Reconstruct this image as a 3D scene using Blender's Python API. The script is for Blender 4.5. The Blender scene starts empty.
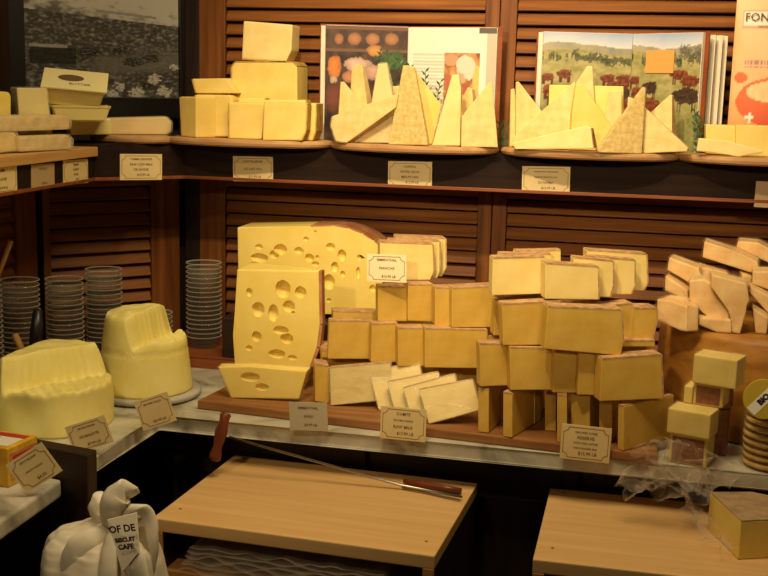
import bpy, bmesh, math, random
from math import sin, cos, pi, radians, floor
from mathutils import Vector, Matrix, noise

# ------------------------------------------------------------------ camera, world, lights, exposure
S = bpy.context.scene
COL = S.collection
F = 1135.0
PITCH, YAW, ROLL = radians(10.05), radians(11.6), radians(1.43)
CAMP = Vector((0.66, -2.95, 1.62))
fw = Vector((-sin(YAW)*cos(PITCH), cos(YAW)*cos(PITCH), -sin(PITCH)))
r0 = Vector((cos(YAW), sin(YAW), 0)); u0 = r0.cross(fw)
RT = r0*cos(ROLL)+u0*sin(ROLL); UP = -r0*sin(ROLL)+u0*cos(ROLL)
cd = bpy.data.cameras.new('camera'); cam = bpy.data.objects.new('camera', cd); COL.objects.link(cam)
cd.sensor_width = 36; cd.lens = F/768*36; cd.clip_start = .05
m = Matrix((RT, UP, -fw)).transposed().to_4x4(); m.translation = CAMP
cam.matrix_world = m
S.camera = cam

w = bpy.data.worlds.new('world'); S.world = w; w.use_nodes = True
w.node_tree.nodes['Background'].inputs[0].default_value = (1.0, .72, .42, 1)
w.node_tree.nodes['Background'].inputs[1].default_value = .05

def area(name, loc, target, size, power, col, sy=None):
    l = bpy.data.lights.new(name, 'AREA'); l.energy = power; l.color = col
    l.size = size
    if sy: l.shape = 'RECTANGLE'; l.size_y = sy
    o = bpy.data.objects.new(name, l); COL.objects.link(o); o.location = loc
    o.rotation_euler = (Vector(target)-Vector(loc)).to_track_quat('-Z', 'Y').to_euler()
    return o
def spot(name, loc, target, power, angle, col, r=.04, blend=.6):
    l = bpy.data.lights.new(name, 'SPOT'); l.energy = power; l.color = col
    l.spot_size = radians(angle); l.spot_blend = blend; l.shadow_soft_size = r
    o = bpy.data.objects.new(name, l); COL.objects.link(o); o.location = loc
    o.rotation_euler = (Vector(target)-Vector(loc)).to_track_quat('-Z', 'Y').to_euler()
    return o
WARM = (1.0, .78, .47)
spot('warm_spot', (-.15, -4.1, 2.42), (.32, 0, 1.48), 205, 25, WARM, .07, 1.0)
spot('warm_spot', (1.25, -4.1, 2.42), (.66, 0, 1.50), 125, 25, WARM, .07, 1.0)
spot('warm_spot', (-.25, -2.6, 2.75), (-.35, -.75, .95), 42, 45, WARM, .06, 1.0)  # added fill lamp that lifts the left worktop, not a known fixture
spot('warm_spot', (.20, -1.60, 2.65), (.32, -.10, 1.50), 106, 64, WARM, .035, 1.0)
area('ceiling_light', (.45, -1.25, 2.75), (.40, -.7, .9), .7, 24, (1.0, .78, .46))
S.view_settings.view_transform = 'Standard'
S.view_settings.look = 'None'
S.view_settings.gamma = 1
S.view_settings.exposure = 0.0
S.view_settings.use_curve_mapping = False

# ------------------------------------------------------------------ pixel rays on real planes
def ray(x, y): return fw + RT*((x-384)/F) + UP*((288-y)/F)
def PZ(x, y, z):
    d = ray(x, y); return CAMP + d*((z-CAMP.z)/d.z)
def PLN(x, y, Q, a):                      # vertical plane through Q with direction angle a
    n = Vector((-sin(a), cos(a), 0)); d = ray(x, y)
    return CAMP + d*((Q-CAMP).dot(n)/d.dot(n))
def crop(ox, oy, s, pts): return [(ox+x/s, oy+y/s) for x, y in pts]
def yq(y0): return Vector((0, y0, 0))

# ------------------------------------------------------------------ materials
def lin(h):
    h = h.lstrip('#'); v = [int(h[i:i+2], 16)/255 for i in (0, 2, 4)]
    return tuple(((c+.055)/1.055)**2.4 if c > .04045 else c/12.92 for c in v)+(1,)
def nt(name):
    m = bpy.data.materials.new(name); m.use_nodes = True
    return m, m.node_tree.nodes, m.node_tree.links, m.node_tree.nodes['Principled BSDF']
def plain(name, col, rough=.5, metal=0, spec=.5):
    m, n, l, b = nt(name); b.inputs['Base Color'].default_value = lin(col)
    b.inputs['Roughness'].default_value = rough; b.inputs['Metallic'].default_value = metal
    b.inputs['Specular IOR Level'].default_value = spec
    return m
def mottled(name, c1, c2, scale=30, rough=.5, bump=.15, stretch=(1, 1, 1), detail=4, lo=.35, hi=.65, sss=0, bdist=.002, spec=.4):
    m, n, l, b = nt(name)
    tc = n.new('ShaderNodeTexCoord'); mp = n.new('ShaderNodeMapping'); mp.inputs['Scale'].default_value = stretch
    l.new(tc.outputs['Object'], mp.inputs[0])
    no = n.new('ShaderNodeTexNoise'); no.inputs['Scale'].default_value = scale; no.inputs['Detail'].default_value = detail
    l.new(mp.outputs[0], no.inputs['Vector'])
    cr = n.new('ShaderNodeValToRGB'); cr.color_ramp.elements[0].position = lo; cr.color_ramp.elements[1].position = hi
    cr.color_ramp.elements[0].color = lin(c1); cr.color_ramp.elements[1].color = lin(c2)
    l.new(no.outputs[0], cr.inputs[0]); l.new(cr.outputs[0], b.inputs['Base Color'])
    b.inputs['Roughness'].default_value = rough; b.inputs['Specular IOR Level'].default_value = spec
    if sss:
        b.inputs['Subsurface Weight'].default_value = sss; b.inputs['Subsurface Radius'].default_value = (.02, .012, .004)
        b.inputs['Subsurface Scale'].default_value = .4
    if bump:
        bp = n.new('ShaderNodeBump'); bp.inputs['Strength'].default_value = bump; bp.inputs['Distance'].default_value = bdist
        l.new(no.outputs[0], bp.inputs['Height']); l.new(bp.outputs[0], b.inputs['Normal'])
    return m
def film(name, alpha=.2, col='#ffffff', bump=.6, scale=60, rough=.12, edge=.5):
    m, n, l, b = nt(name)
    out = n['Material Output']; tr = n.new('ShaderNodeBsdfTransparent'); mx = n.new('ShaderNodeMixShader')
    b.inputs['Base Color'].default_value = lin(col); b.inputs['Roughness'].default_value = rough
    no = n.new('ShaderNodeTexNoise'); no.inputs['Scale'].default_value = scale; no.inputs['Detail'].default_value = 3
    tc = n.new('ShaderNodeTexCoord'); l.new(tc.outputs['Object'], no.inputs['Vector'])
    bp = n.new('ShaderNodeBump'); bp.inputs['Strength'].default_value = bump; bp.inputs['Distance'].default_value = .010
    l.new(no.outputs[0], bp.inputs['Height']); l.new(bp.outputs[0], b.inputs['Normal'])
    fr = n.new('ShaderNodeLayerWeight'); fr.inputs[0].default_value = .35
    ad = n.new('ShaderNodeMath'); ad.operation = 'MULTIPLY_ADD'; ad.inputs[1].default_value = edge; ad.inputs[2].default_value = alpha
    ad.use_clamp = True
    l.new(fr.outputs['Facing'], ad.inputs[0]); l.new(ad.outputs[0], mx.inputs[0])
    l.new(tr.outputs[0], mx.inputs[1]); l.new(b.outputs[0], mx.inputs[2]); l.new(mx.outputs[0], out.inputs[0])
    return m
M = {}
M['gruyere'] = mottled('gruyere_paste', '#cba242', '#d5af50', 24, .5, .10, sss=.15)
M['gruyere2'] = mottled('gruyere_paste_lit', '#e6cb78', '#eed68a', 20, .5, .10, sss=.15)  # lighter gruyere copy for top-row slabs, their stronger light put into the colour
M['grind'] = mottled('gruyere_rind', '#a2784a', '#caa274', 60, .75, .5)
M['emm'] = mottled('emmental_paste', '#ecd067', '#f2d979', 14, .42, .08, sss=.2)
M['emrind'] = mottled('emmental_rind', '#a4603a', '#c48e62', 22, .5, .3)
M['butter'] = mottled('butter', '#e9da78', '#f0e28e', 16, .55, .5, sss=.2, bdist=.005)
M['pale'] = mottled('pale_cheese', '#e6ca80', '#eed592', 22, .5, .12, sss=.15)
M['hard'] = mottled('hard_cheese', '#d8bb74', '#e5cb8a', 45, .55, .35, sss=.12)
M['sliced'] = mottled('sliced_pale_cheese', '#dfc673', '#e9d488', 22, .5, .12, sss=.15)
M['grain'] = mottled('grainy_cheese', '#c2a55e', '#d9c07c', 95, .55, .9, sss=.05)
M['tomme'] = mottled('semi_soft_cheese', '#e4c565', '#ecd078', 20, .5, .12, sss=.15)
M['tommerind'] = mottled('natural_rind', '#a08038', '#c9a650', 40, .7, .5)
M['greyrind'] = mottled('grey_brown_rind', '#6f5031', '#a98356', 60, .8, .7)
M['tan'] = mottled('tan_cheese', '#dcae6e', '#ebc88c', 26, .42, .25, sss=.15)
M['tandark'] = mottled('tan_rind', '#b47c44', '#cf9d62', 26, .5, .25)
M['wheel'] = mottled('wheel_rind', '#96611f', '#b37c30', 14, .5, .3, (1, 1, 3))
M['redrind'] = mottled('red_rind', '#7c4526', '#94603a', 80, .6, .5)
M['blockc'] = mottled('block_cheese', '#d8bc60', '#e3cc78', 20, .45, .12, sss=.15)
M['wedge'] = mottled('grey_rind_top', '#9c7f5a', '#b3966d', 50, .7, .35)
M['film'] = film('cling_film', .02, '#f0dfb0', 1.0, 30, .12, .2)
M['filmb'] = film('crumpled_film', .05, '#c8b49c', .5, 12, .15)
M['shrink'] = film('shrink_wrap', .20, '#eee2ba', 1.0, 42, .07, .25)
M['cup'] = film('clear_plastic', .05, '#8f8a78', .0, 10, .05, .4)
M['rim'] = film('clear_plastic_rim', .20, '#d0c9b2', .0, 10, .06, .5)
M['tub'] = plain('tub_plastic', '#e9d88a', .35)
M['tublid'] = plain('tub_lid', '#f1e2a0', .3)
M['print'] = plain('printed_ink', '#6b5030', .7)
M['gold_ink'] = plain('brown_ink', '#8a6a35', .7)
M['card'] = mottled('card_paper', '#dcc388', '#e4cc94', 12, .5, .0)
M['cardw'] = plain('white_card', '#b8ad8e', .5)
M['cardb'] = plain('bright_card', '#f3e3b4', .5)
M['cardw_t'] = plain('white_card_small', '#b59a70', .5)
M['white'] = plain('bag_plastic', '#e8dcc0', .45)
M['bagtext'] = plain('bag_lettering', '#3a1c2c', .6)
M['post'] = plain('orange_note', '#e8a052', .7)
M['cover'] = mottled('book_cover', '#7c3a1c', '#93491f', 40, .45, .0)
M['paperedge'] = mottled('page_edges', '#cdbfa4', '#f2e6cf', 900, .7, 0, (1, 1, .01))
M['black'] = plain('black_frame', '#100c09', .35)
M['blackh'] = plain('black_handle', '#15120f', .4)
M['steel'] = plain('steel', '#b8b2a6', .28, 1)
M['leaf'] = mottled('leaf_green', '#1f3a1c', '#3c5f2c', 40, .5, .2)
M['stick'] = plain('light_wood_stick', '#b98a4c', .6)
M['yellow'] = plain('yellow_label', '#b59a24', .4)
M['cracker'] = mottled('crispbread', '#c39a48', '#e3c27a', 40, .6, .5)
M['goldfoil'] = mottled('gold_foil', '#c9931c', '#f0c23c', 30, .28, .6, (1, 1, 1))
M['redpack'] = plain('red_print', '#b4312a', .5)
M['whitepack'] = plain('white_print', '#e2dcc8', .5)
def wood(name, c1, c2, axis='x', rough=.45, sc=1.0, bump=.15, spec=.4):
    st = {'x': (1.2, 26, 26), 'z': (26, 26, 1.2), 'y': (26, 1.2, 26)}[axis]
    return mottled(name, c1, c2, 2.2*sc, rough, bump, st, 6, .3, .72, spec=spec)
M['slat'] = wood('louvre_wood', '#5f3315', '#985f2b', 'x', .5, spec=.2)
M['stile'] = wood('stile_wood', '#5b3115', '#8c5527', 'z', .5, spec=.2)
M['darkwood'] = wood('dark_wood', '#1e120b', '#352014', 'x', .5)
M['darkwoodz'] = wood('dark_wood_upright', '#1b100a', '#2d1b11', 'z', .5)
M['fascia'] = wood('fascia_wood', '#1c110a', '#2b1b10', 'x', .7, spec=.15)
M['ledge'] = wood('ledge_wood', '#71391a', '#95532a', 'x', .4)
M['board'] = wood('board_wood', '#7a4d27', '#9a6a3a', 'x', .5)
M['tray'] = wood('tray_wood', '#a3754a', '#c39a68', 'x', .5)
M['plank'] = wood('plank_wood', '#b98c4c', '#cfa566', 'y', .5)
M['birch'] = wood('birch_wood', '#d3a768', '#e0b97e', 'x', .42, .8, .05)
M['birchend'] = wood('birch_end', '#a87742', '#bf8d52', 'x', .5)
M['handle'] = wood('handle_wood', '#5e2a15', '#7c3c20', 'z', .35)
def marble():
    m, n, l, b = nt('marble')
    tc = n.new('ShaderNodeTexCoord'); no = n.new('ShaderNodeTexNoise'); no.inputs['Scale'].default_value = 7
    no.inputs['Detail'].default_value = 8; no.inputs['Distortion'].default_value = 1.6
    l.new(tc.outputs['Object'], no.inputs['Vector'])
    cr = n.new('ShaderNodeValToRGB'); e = cr.color_ramp.elements
    e[0].position = .3; e[0].color = lin('#7f7a66'); e[1].position = .62; e[1].color = lin('#c9c3ad')
    k = e.new(.46); k.color = lin('#b4ae98')
    l.new(no.outputs[0], cr.inputs[0]); l.new(cr.outputs[0], b.inputs['Base Color']); b.inputs['Roughness'].default_value = .3
    return m
M['marble'] = marble()
M['platter'] = mottled('stone_platter', '#9d998b', '#b7b3a4', 12, .35, .05)
def colattr(name, rough=.45):
    m, n, l, b = nt(name)
    a = n.new('ShaderNodeAttribute'); a.attribute_name = 'print'
    l.new(a.outputs['Color'], b.inputs['Base Color']); b.inputs['Roughness'].default_value = rough
    return m
M['picture'] = colattr('printed_picture', .4)
M['glossprint'] = colattr('framed_print', .25)

# ------------------------------------------------------------------ object helpers
def ob(name, bm, mat, parent=None, loc=None, rz=0, smooth=False):
    me = bpy.data.meshes.new(name)
    bmesh.ops.recalc_face_normals(bm, faces=bm.faces)
    bm.to_mesh(me); bm.free()
    if mat: me.materials.append(M[mat] if isinstance(mat, str) else mat)
    if smooth:
        for p in me.polygons: p.use_smooth = True
    o = bpy.data.objects.new(name, me); COL.objects.link(o)
    if parent: o.parent = parent
    if loc is not None: o.location = loc
    o.rotation_euler.z = rz
    return o
def tag(o, label, cat, group=None):
    o['label'] = label; o['category'] = cat
    if group: o['group'] = group
    return o
def struct(o): o['kind'] = 'structure'; return o
def empty(name, loc, rz=0):
    o = bpy.data.objects.new(name, None); COL.objects.link(o); o.location = loc; o.rotation_euler.z = rz
    o.empty_display_size = .02
    return o
def box(bm, x0, x1, y0, y1, z0, z1, bev=0):
    vs = [bm.verts.new((x, y, z)) for x in (x0, x1) for y in (y0, y1) for z in (z0, z1)]
    fs = [bm.faces.new([vs[i] for i in f]) for f in ((0, 1, 3, 2), (4, 6, 7, 5), (0, 4, 5, 1), (2, 3, 7, 6), (0, 2, 6, 4), (1, 5, 7, 3))]
    if bev:
        es = list({e for f in fs for e in f.edges})
        bmesh.ops.bevel(bm, geom=es, offset=bev, segments=2, profile=.6, affect='EDGES')
    return vs
def boxo(name, x0, x1, y0, y1, z0, z1, mat, parent=None, bev=.002):
    bm = bmesh.new(); box(bm, x0, x1, y0, y1, z0, z1, bev); return ob(name, bm, mat, parent)
def prism(bm, poly, z0, z1, bev=0, seg=3, only_top=False):
    b = [bm.verts.new((x, y, z0)) for x, y in poly]; t = [bm.verts.new((x, y, z1)) for x, y in poly]
    n = len(poly); bm.faces.new(b[::-1]); tf = bm.faces.new(t); fs = [tf]
    for i in range(n): fs.append(bm.faces.new((b[i], b[(i+1) % n], t[(i+1) % n], t[i])))
    if bev:
        es = list(tf.edges) if only_top else list({e for f in fs for e in f.edges})
        bmesh.ops.bevel(bm, geom=es, offset=bev, segments=seg, profile=.6, affect='EDGES')
def lathe(bm, prof, cx=0, cy=0, n=40, cap=True, sx=1, sy=1):
    rings = []
    for r, z in prof:
        rings.append([bm.verts.new((cx+sx*r*cos(2*pi*i/n), cy+sy*r*sin(2*pi*i/n), z)) for i in range(n)])
    for a, b in zip(rings, rings[1:]):
        for i in range(n): bm.faces.new((a[i], a[(i+1) % n], b[(i+1) % n], b[i]))
    if cap: bm.faces.new(rings[0][::-1]); bm.faces.new(rings[-1])
def tube(bm, pts, rad, n=8):
    pts = [Vector(p) for p in pts]; rr = rad if isinstance(rad, (list, tuple)) else [rad]*len(pts)
    rings = []; up = Vector((0, 0, 1))
    for i, p in enumerate(pts):
        t = (pts[min(i+1, len(pts)-1)]-pts[max(i-1, 0)]).normalized()
        a = t.cross(up); a = a if a.length > .1 else t.cross(Vector((1, 0, 0))); a.normalize(); b = t.cross(a)
        rings.append([bm.verts.new(p+(a*cos(2*pi*k/n)+b*sin(2*pi*k/n))*rr[i]) for k in range(n)])
    for a, b in zip(rings, rings[1:]):
        for k in range(n): bm.faces.new((a[k], a[(k+1) % n], b[(k+1) % n], b[k]))
    bm.faces.new(rings[0][::-1]); bm.faces.new(rings[-1])
def text(name, s, size, mat, parent, x, z, y=0, align='CENTER', bold=0.0, rot=None):
    c = bpy.data.curves.new(name, 'FONT'); c.body = s; c.size = size; c.align_x = align; c.align_y = 'CENTER'; c.offset = bold
    c.resolution_u = 2
    t = bpy.data.objects.new('tmp', c); COL.objects.link(t)
    bpy.context.view_layer.update()
    me = bpy.data.meshes.new_from_object(t.evaluated_get(bpy.context.evaluated_depsgraph_get()))
    bpy.data.objects.remove(t)
    me.materials.clear(); me.materials.append(M[mat])
    o = bpy.data.objects.new(name, me); COL.objects.link(o); o.parent = parent
    o.location = (x, y, z); o.rotation_euler = rot or (pi/2, 0, 0)
    return o

DBG = []
def slab(name, label, cat, px, y0, yaw=0, t=.03, mat='gruyere', zs=None, group=None, rind=None, rindmat='grind', tr=None,
         wrap=None, bev=.0018, Q=None, ref=0, rt=.0018, lean=0, ttop=1):
    """front outline px is set on a vertical plane at y0 (turned by yaw), and given thickness t (left) .. tr (right)"""
    a = radians(yaw)
    if Q is None:
        Q = PLN(px[ref][0], px[ref][1], yq(y0), 0)
    P = [PLN(x, y, Q, a) for x, y in px]
    zmin = min(p.z for p in P)
    dz = 0 if zs is None else zs-zmin
    if zs is not None: DBG.append((label[:40], round(dz*1000)))
    u = Vector((cos(a), sin(a), 0))
    org = min(P, key=lambda p: (p-P[0]).dot(u)); O = Vector((org.x, org.y, zmin+dz))
    loc = [((p-O).dot(u), p.z+dz-O.z) for p in P]
    W = max(s for s, z in loc) or 1
    tr = t if tr is None else tr
    ZH = max(z for s, z in loc) or 1
    th = lambda s, z=0: (t+(tr-t)*s/W)*(1+(ttop-1)*z/ZH)
    bm = bmesh.new()
    f = [bm.verts.new((s, 0, z)) for s, z in loc]; k = [bm.verts.new((s, th(s, z), z)) for s, z in loc]
    n = len(loc); bm.faces.new(f); bm.faces.new(k[::-1])
    for i in range(n): bm.faces.new((f[i], k[i], k[(i+1) % n], f[(i+1) % n]))
    bmesh.ops.bevel(bm, geom=list(bm.edges), offset=bev, segments=2, profile=.6, affect='EDGES')
    o = ob(name, bm, mat, None, O, a)
    if lean: o.matrix_world = Matrix.Translation(O) @ Matrix.Rotation(a, 4, 'Z') @ Matrix.Rotation(radians(lean), 4, 'X')
    tag(o, label, cat, group)
    cx = sum(s for s, z in loc)/n; cz = sum(z for s, z in loc)/n
    if rind:
        bm = bmesh.new()
        for i in rind:
            A = Vector((loc[i][0], 0, loc[i][1])); B = Vector((loc[(i+1) % n][0], 0, loc[(i+1) % n][1]))
            d = (B-A).normalized(); nn = Vector((d.z, 0, -d.x))
            if nn.dot(Vector((A.x-cx, 0, A.z-cz))) < 0: nn = -nn
            vs = []
            for p, e in ((A, 1), (B, -1)):
                for yy in (-.0006, th(p.x, p.z)+.0006):
                    for h in (-.0012, rt):
                        vs.append(bm.verts.new(Vector((p.x, yy, p.z))+nn*h+d*e*.001))
            for q in ((0, 1, 3, 2), (4, 6, 7, 5), (0, 4, 5, 1), (2, 3, 7, 6), (0, 2, 6, 4), (1, 5, 7, 3)):
                bm.faces.new([vs[j] for j in q])
        ob('rind', bm, rindmat, o)
    if wrap:
        bm = bmesh.new(); e = 1.0
        def ex(s, z):
            d = Vector((s-cx, z-cz)); d.normalize(); return s+d.x*.0035, z+d.y*.003
        L = [ex(s, z) for s, z in loc]
        f = [bm.verts.new((s, -.003, max(z, .0004))) for s, z in L]; k = [bm.verts.new((s, th(s, z)+.003, max(z, .0004))) for s, z in L]
        bm.faces.new(f); bm.faces.new(k[::-1])
        for i in range(n): bm.faces.new((f[i], k[i], k[(i+1) % n], f[(i+1) % n]))
        bmesh.ops.bevel(bm, geom=list(bm.edges), offset=.002, segments=2, affect='EDGES')
        ob('plastic_wrap', bm, wrap, o)
    return o
def R4(x0, x1, yt, yb, dt=0, db=0):        # px rectangle: top-left, top-right, bottom-right, bottom-left
    return [(x0, yt), (x1, yt+dt), (x1, yb+db), (x0, yb)]

# ------------------------------------------------------------------ the setting: walls, shelf, worktop, floor
WT, WB = 2.9, 0.0
def wallbox(name, A, B, off, thick, z0, z1, mat):
    """wall slab behind the line A-B, off behind it"""
    A = Vector(A+(0,)); B = Vector(B+(0,)); d = (B-A).normalized(); nn = Vector((-d.y, d.x, 0))
    A = A-d*.03; B = B+d*.03
    bm = bmesh.new()
    p = [A+nn*off, B+nn*off, B+nn*(off+thick), A+nn*(off+thick)]
    prism(bm, [(v.x, v.y) for v in p], z0, z1); return struct(ob(name, bm, mat))
C0 = (-.513, 0.0); C1 = (-.80, -.287)
wallbox('wall_back', C0, (1.9, 0.0), .034, .05, WB, WT, 'darkwoodz')
wallbox('wall_corner', C1, C0, .034, .05, WB, WT, 'darkwoodz')
wallbox('wall_left', (-.80, -2.2), C1, .034, .05, WB, WT, 'darkwoodz')
bm = bmesh.new(); box(bm, -1.2, 2.2, -4.5, .3, -.05, 0); struct(ob('floor', bm, 'darkwood'))

def shutter(label, A, ang, width, z0, z1, stl, strr, top=.03, bottom=.03, pitch=.0352, group=None):
    root = empty('louvred_shutter', (A[0], A[1], z0), ang)
    tag(root, label, 'shutter', group)
    H = z1-z0
    for x0, x1 in ((0, stl), (width-strr, width)):
        bm = bmesh.new(); box(bm, x0, x1, 0, .03, 0, H, .002); ob('stile', bm, 'stile', root)
    for a, b in ((0, bottom), (H-top, H)):
        bm = bmesh.new(); box(bm, stl, width-strr, .002, .03, a, b, .0015); ob('rail', bm, 'slat', root)
    n = int((H-top-bottom)/pitch)
    for i in range(n+1):
        z = H-top-(i+.62)*pitch
        if z < bottom: break
        bm = bmesh.new(); box(bm, stl+.001, width-strr-.001, -.003, .003, -.0165, .0165, .002)
        o = ob('slat', bm, 'slat', root, (0, .013, z))
        o.rotation_euler.x = radians(-30)
    return root
shutter('louvred wooden shutter under the shelf, behind the big holed cheese', (-.47, 0), 0, .806, .93, 1.372, .074, .036, top=.03)
shutter('louvred wooden shutter under the shelf, behind the cheeses at right', (.338, 0), 0, .86, .93, 1.372, .037, .05, top=.03)
shutter('louvred wooden shutter above the shelf, behind the first open book', (-.47, 0), 0, .806, 1.46, 2.06, .074, .036)
shutter('louvred wooden shutter above the shelf, behind the second open book', (.338, 0), 0, .86, 1.46, 2.06, .042, .05)
d45 = cos(pi/4)
shutter('dark louvred shutter in the angled corner, under the shelf', (C1[0]+.012*d45, C1[1]+.012*d45), pi/4, .378, .93, 1.372, .02, .082)
shutter('dark louvred shutter on the left side wall under the shelf', (-.80, -.95), pi/2, .655, .93, 1.372, .05, .10)
bm = bmesh.new(); box(bm, -.513, -.472, .004, .03, .93, 2.1, .002); struct(ob('trim_1', bm, 'darkwoodz'))

# shelf
shelf = [(-.513, -.002), (-.798, -.287), (-.798, -.371), (-.60, -.371), (-.430, -.20), (1.7, -.20), (1.7, -.002)]
bm = bmesh.new(); prism(bm, shelf, 1.444, 1.465, .0015); so = tag(ob('wall_shelf', bm, 'fascia'), 'long dark wooden wall shelf running round the corner', 'shelf')
def strip(A, B, z0, z1, th, mat, parent, name, out=0):
    A = Vector(A+(0,)); B = Vector(B+(0,)); d = (B-A).normalized(); nn = Vector((d.y, -d.x, 0))
    bm = bmesh.new(); p = [A+nn*out, B+nn*out, B+nn*(out-th), A+nn*(out-th)]
    prism(bm, [(v.x, v.y) for v in p], z0, z1, .001, 2); return ob(name, bm, mat, parent)
for k, (A, B) in enumerate((((-.60, -2.0), (-.60, -.371)), ((-.60, -.371), (-.43, -.20)), ((-.43, -.20), (1.7, -.20)))):
    strip(A, B, 1.384 if k else 1.382, 1.456 if k else 1.436, .014, 'fascia', so, 'fascia', .001)
    strip(A, B, 1.376, 1.384, .02, 'ledge', so, 'bottom_moulding', .004)

# worktop
top = [(-.512, -.003), (-.796, -.287), (-.796, -.975), (-.305, -1.082), (-.305, -.70), (-.295, -.692), (1.6, -.762), (1.6, -.003)]
bm = bmesh.new(); prism(bm, top, .866, .90, .008, 4)
tag(ob('marble_worktop', bm, 'marble'), 'veined grey white marble worktop carrying all the cut cheese, rounded front edge', 'worktop')
bm = bmesh.new(); prism(bm, [(-.796, -1.025), (-.796, -2.0), (-.305, -2.0), (-.305, -1.130)], .866, .90, .008, 4)
tag(ob('marble_worktop', bm, 'marble'), 'short marble worktop at far left beyond the dark divider panel', 'worktop')
# cupboards below
cb = empty('base_cabinet', (.6, -.6, 0)); tag(cb, 'black wooden base cabinet under the main marble worktop', 'cabinet')
def child(o, p):
    o.parent = p; o.matrix_parent_inverse = Matrix.Translation(-p.location); return o
child(boxo('body', -.33, 1.55, -.60, -.05, .0, .866, 'darkwoodz'), cb)
for i in range(4):
    x0 = -.30+i*.46
    child(boxo('door', x0, x0+.45, -.618, -.60, .06, .84, 'darkwoodz', None, .004), cb)
    child(boxo('door_panel', x0+.07, x0+.38, -.624, -.618, .14, .76, 'darkwoodz', None, .003), cb)
cb = empty('base_cabinet', (-.5, -1.0, 0)); tag(cb, 'black wooden base cabinet under the left hand marble worktop', 'cabinet')
child(boxo('body', -.79, -.40, -.97, -.61, .0, .866, 'darkwoodz'), cb)
for i in range(1):
    y0 = -1.05
    child(boxo('door', -.40, -.385, y0, y0+.44, .06, .84, 'darkwoodz', None, .004), cb)
    child(boxo('door_panel', -.385, -.379, y0+.07, y0+.37, .14, .76, 'darkwoodz', None, .003), cb)
# back ledge
led = [(-.512, -.004), (-.794, -.286), (-.794, -.90), (-.64, -.90), (-.64, -.46), (-.397, -.28), (.755, -.28), (.755, -.004)]
bm = bmesh.new(); prism(bm, led, .9005, .928, .002, 2)
tag(ob('wooden_ledge', bm, 'ledge'), 'raised reddish brown wooden ledge along the back of the marble', 'ledge')
# divider
bm = bmesh.new(); prism(bm, [(-.79, -.98), (-.25, -1.098), (-.250, -1.138), (-.79, -1.02)], .02, .952, .004, 2)
dv = tag(ob('divider_panel', bm, 'darkwoodz'), 'dark brown upright divider panel between the two left worktops', 'divider panel')
dv.location.z = 0

# ------------------------------------------------------------------ boards and trays
bd = [(-.235, -.632), (-.215, -.50), (-.18, -.33), (.76, -.33), (.765, -.742)]
bm = bmesh.new(); prism(bm, bd, .9008, .92, .003, 2)
tag(ob('wooden_board', bm, 'board'), 'long reddish wooden serving board on the marble under the sliced cheeses', 'board')
def tray(label, x, y, rx, ry, group='wooden trays on the upper shelf', z=1.4657):
    bm = bmesh.new(); lathe(bm, [(.94, 0), (.985, .004), (1, .010), (.992, .016), (.97, .018)], 0, 0, 64, True, rx, ry)
    return tag(ob('wooden_tray', bm, 'tray', None, (x, y, z), 0, False), label, 'tray', group)
def pxx(px, py, y): return PLN(px, py, yq(y), 0).x
TY, TZ = -.19, 1.4840
for l, a, b in (('oval wooden tray under the stacked yellow cheese blocks at left', 166, 333), ('oval wooden tray of pointed wedges in front of the kitchen cookbook', 330, 499),
                ('oval wooden tray of pointed wedges in front of the cow picture book', 501, 680), ('oval wooden tray at the right end beside the orange fondue bag', 678, 860)):
    xa, xb = pxx(a, 150, TY), pxx(b, 150, TY)
    tray(l, (xa+xb)/2, TY, (xb-xa)/2, .102)
tray('small oval wooden tray in the corner under the wrapped butter bricks', -.565, -.215, .115, .085)
bm = bmesh.new(); prism(bm, [(-.797, -2.0), (-.588, -2.0), (-.588, -.3725), (-.797, -.3725)], 1.4365, 1.459, .002, 2)
tag(ob('wooden_plank', bm, 'plank'), 'pale wooden plank on the left shelf under wrapped cheeses', 'plank')

# ------------------------------------------------------------------ label cards
def card(px, Q, yaw, lines, label, mat='card', name='price_card', group=None, clip=None, lean=0, border=True, ink='print'):
    """px: top-left, top-right, bottom-right, bottom-left"""
    a = radians(yaw)
    tl, tr_, br, bl = [PLN(x, y, Q, a) for x, y in px]
    X = ((br-bl)+(tr_-tl)); W = X.length/2; X.normalize()
    Z = ((tl-bl)+(tr_-br)); H = Z.length/2; Z = (Z-X*Z.dot(X)).normalized(); Y = Z.cross(X)
    c = (tl+tr_+br+bl)/4
    o_ = c-X*W/2-Z*H/2
    bm = bmesh.new(); box(bm, 0, W, 0, .0016, 0, H)
    o = ob(name, bm, mat)
    mm = Matrix((X, Y, Z)).transposed().to_4x4(); mm.translation = o_
    o.matrix_world = mm
    if lean: o.matrix_world = mm @ Matrix.Rotation(radians(lean), 4, 'X')
    tag(o, label, 'price card', group)
    if border:
        bm = bmesh.new(); g = .0042; t = .0012; nn = .010
        for x0, x1, z0, z1 in ((g+nn, W-g-nn, g, g+t), (g+nn, W-g-nn, H-g-t, H-g), (g, g+t, g+nn, H-g-nn), (W-g-t, W-g, g+nn, H-g-nn)):
            box(bm, x0, x1, -.0004, 0, z0, z1)
        for cx_, cz_, a0 in ((g, g, 0), (W-g, g, 90), (W-g, H-g, 180), (g, H-g, 270)):
            for k in range(5):
                b0, b1 = radians(a0+k*18), radians(a0+k*18+18)
                v = []
                for bb, r in ((b0, nn), (b1, nn), (b1, nn+t), (b0, nn+t)):
                    v.append(bm.verts.new((cx_+r*cos(bb), -.0004, cz_+r*sin(bb))))
                bm.faces.new(v)
        ob('border', bm, 'gold_ink', o)
    nL = len(lines)
    for i, s in enumerate(lines):
        zz = H*(.80-.60*i/max(1, nL-1)) if nL > 1 else H/2
        sz = min(H*.125, W*.85/max(4, len(s)))
        text('lettering', s, sz, ink, o, W/2 if i < nL-1 else W*.55, zz, -.0006, bold=.0001)
    return o
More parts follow.
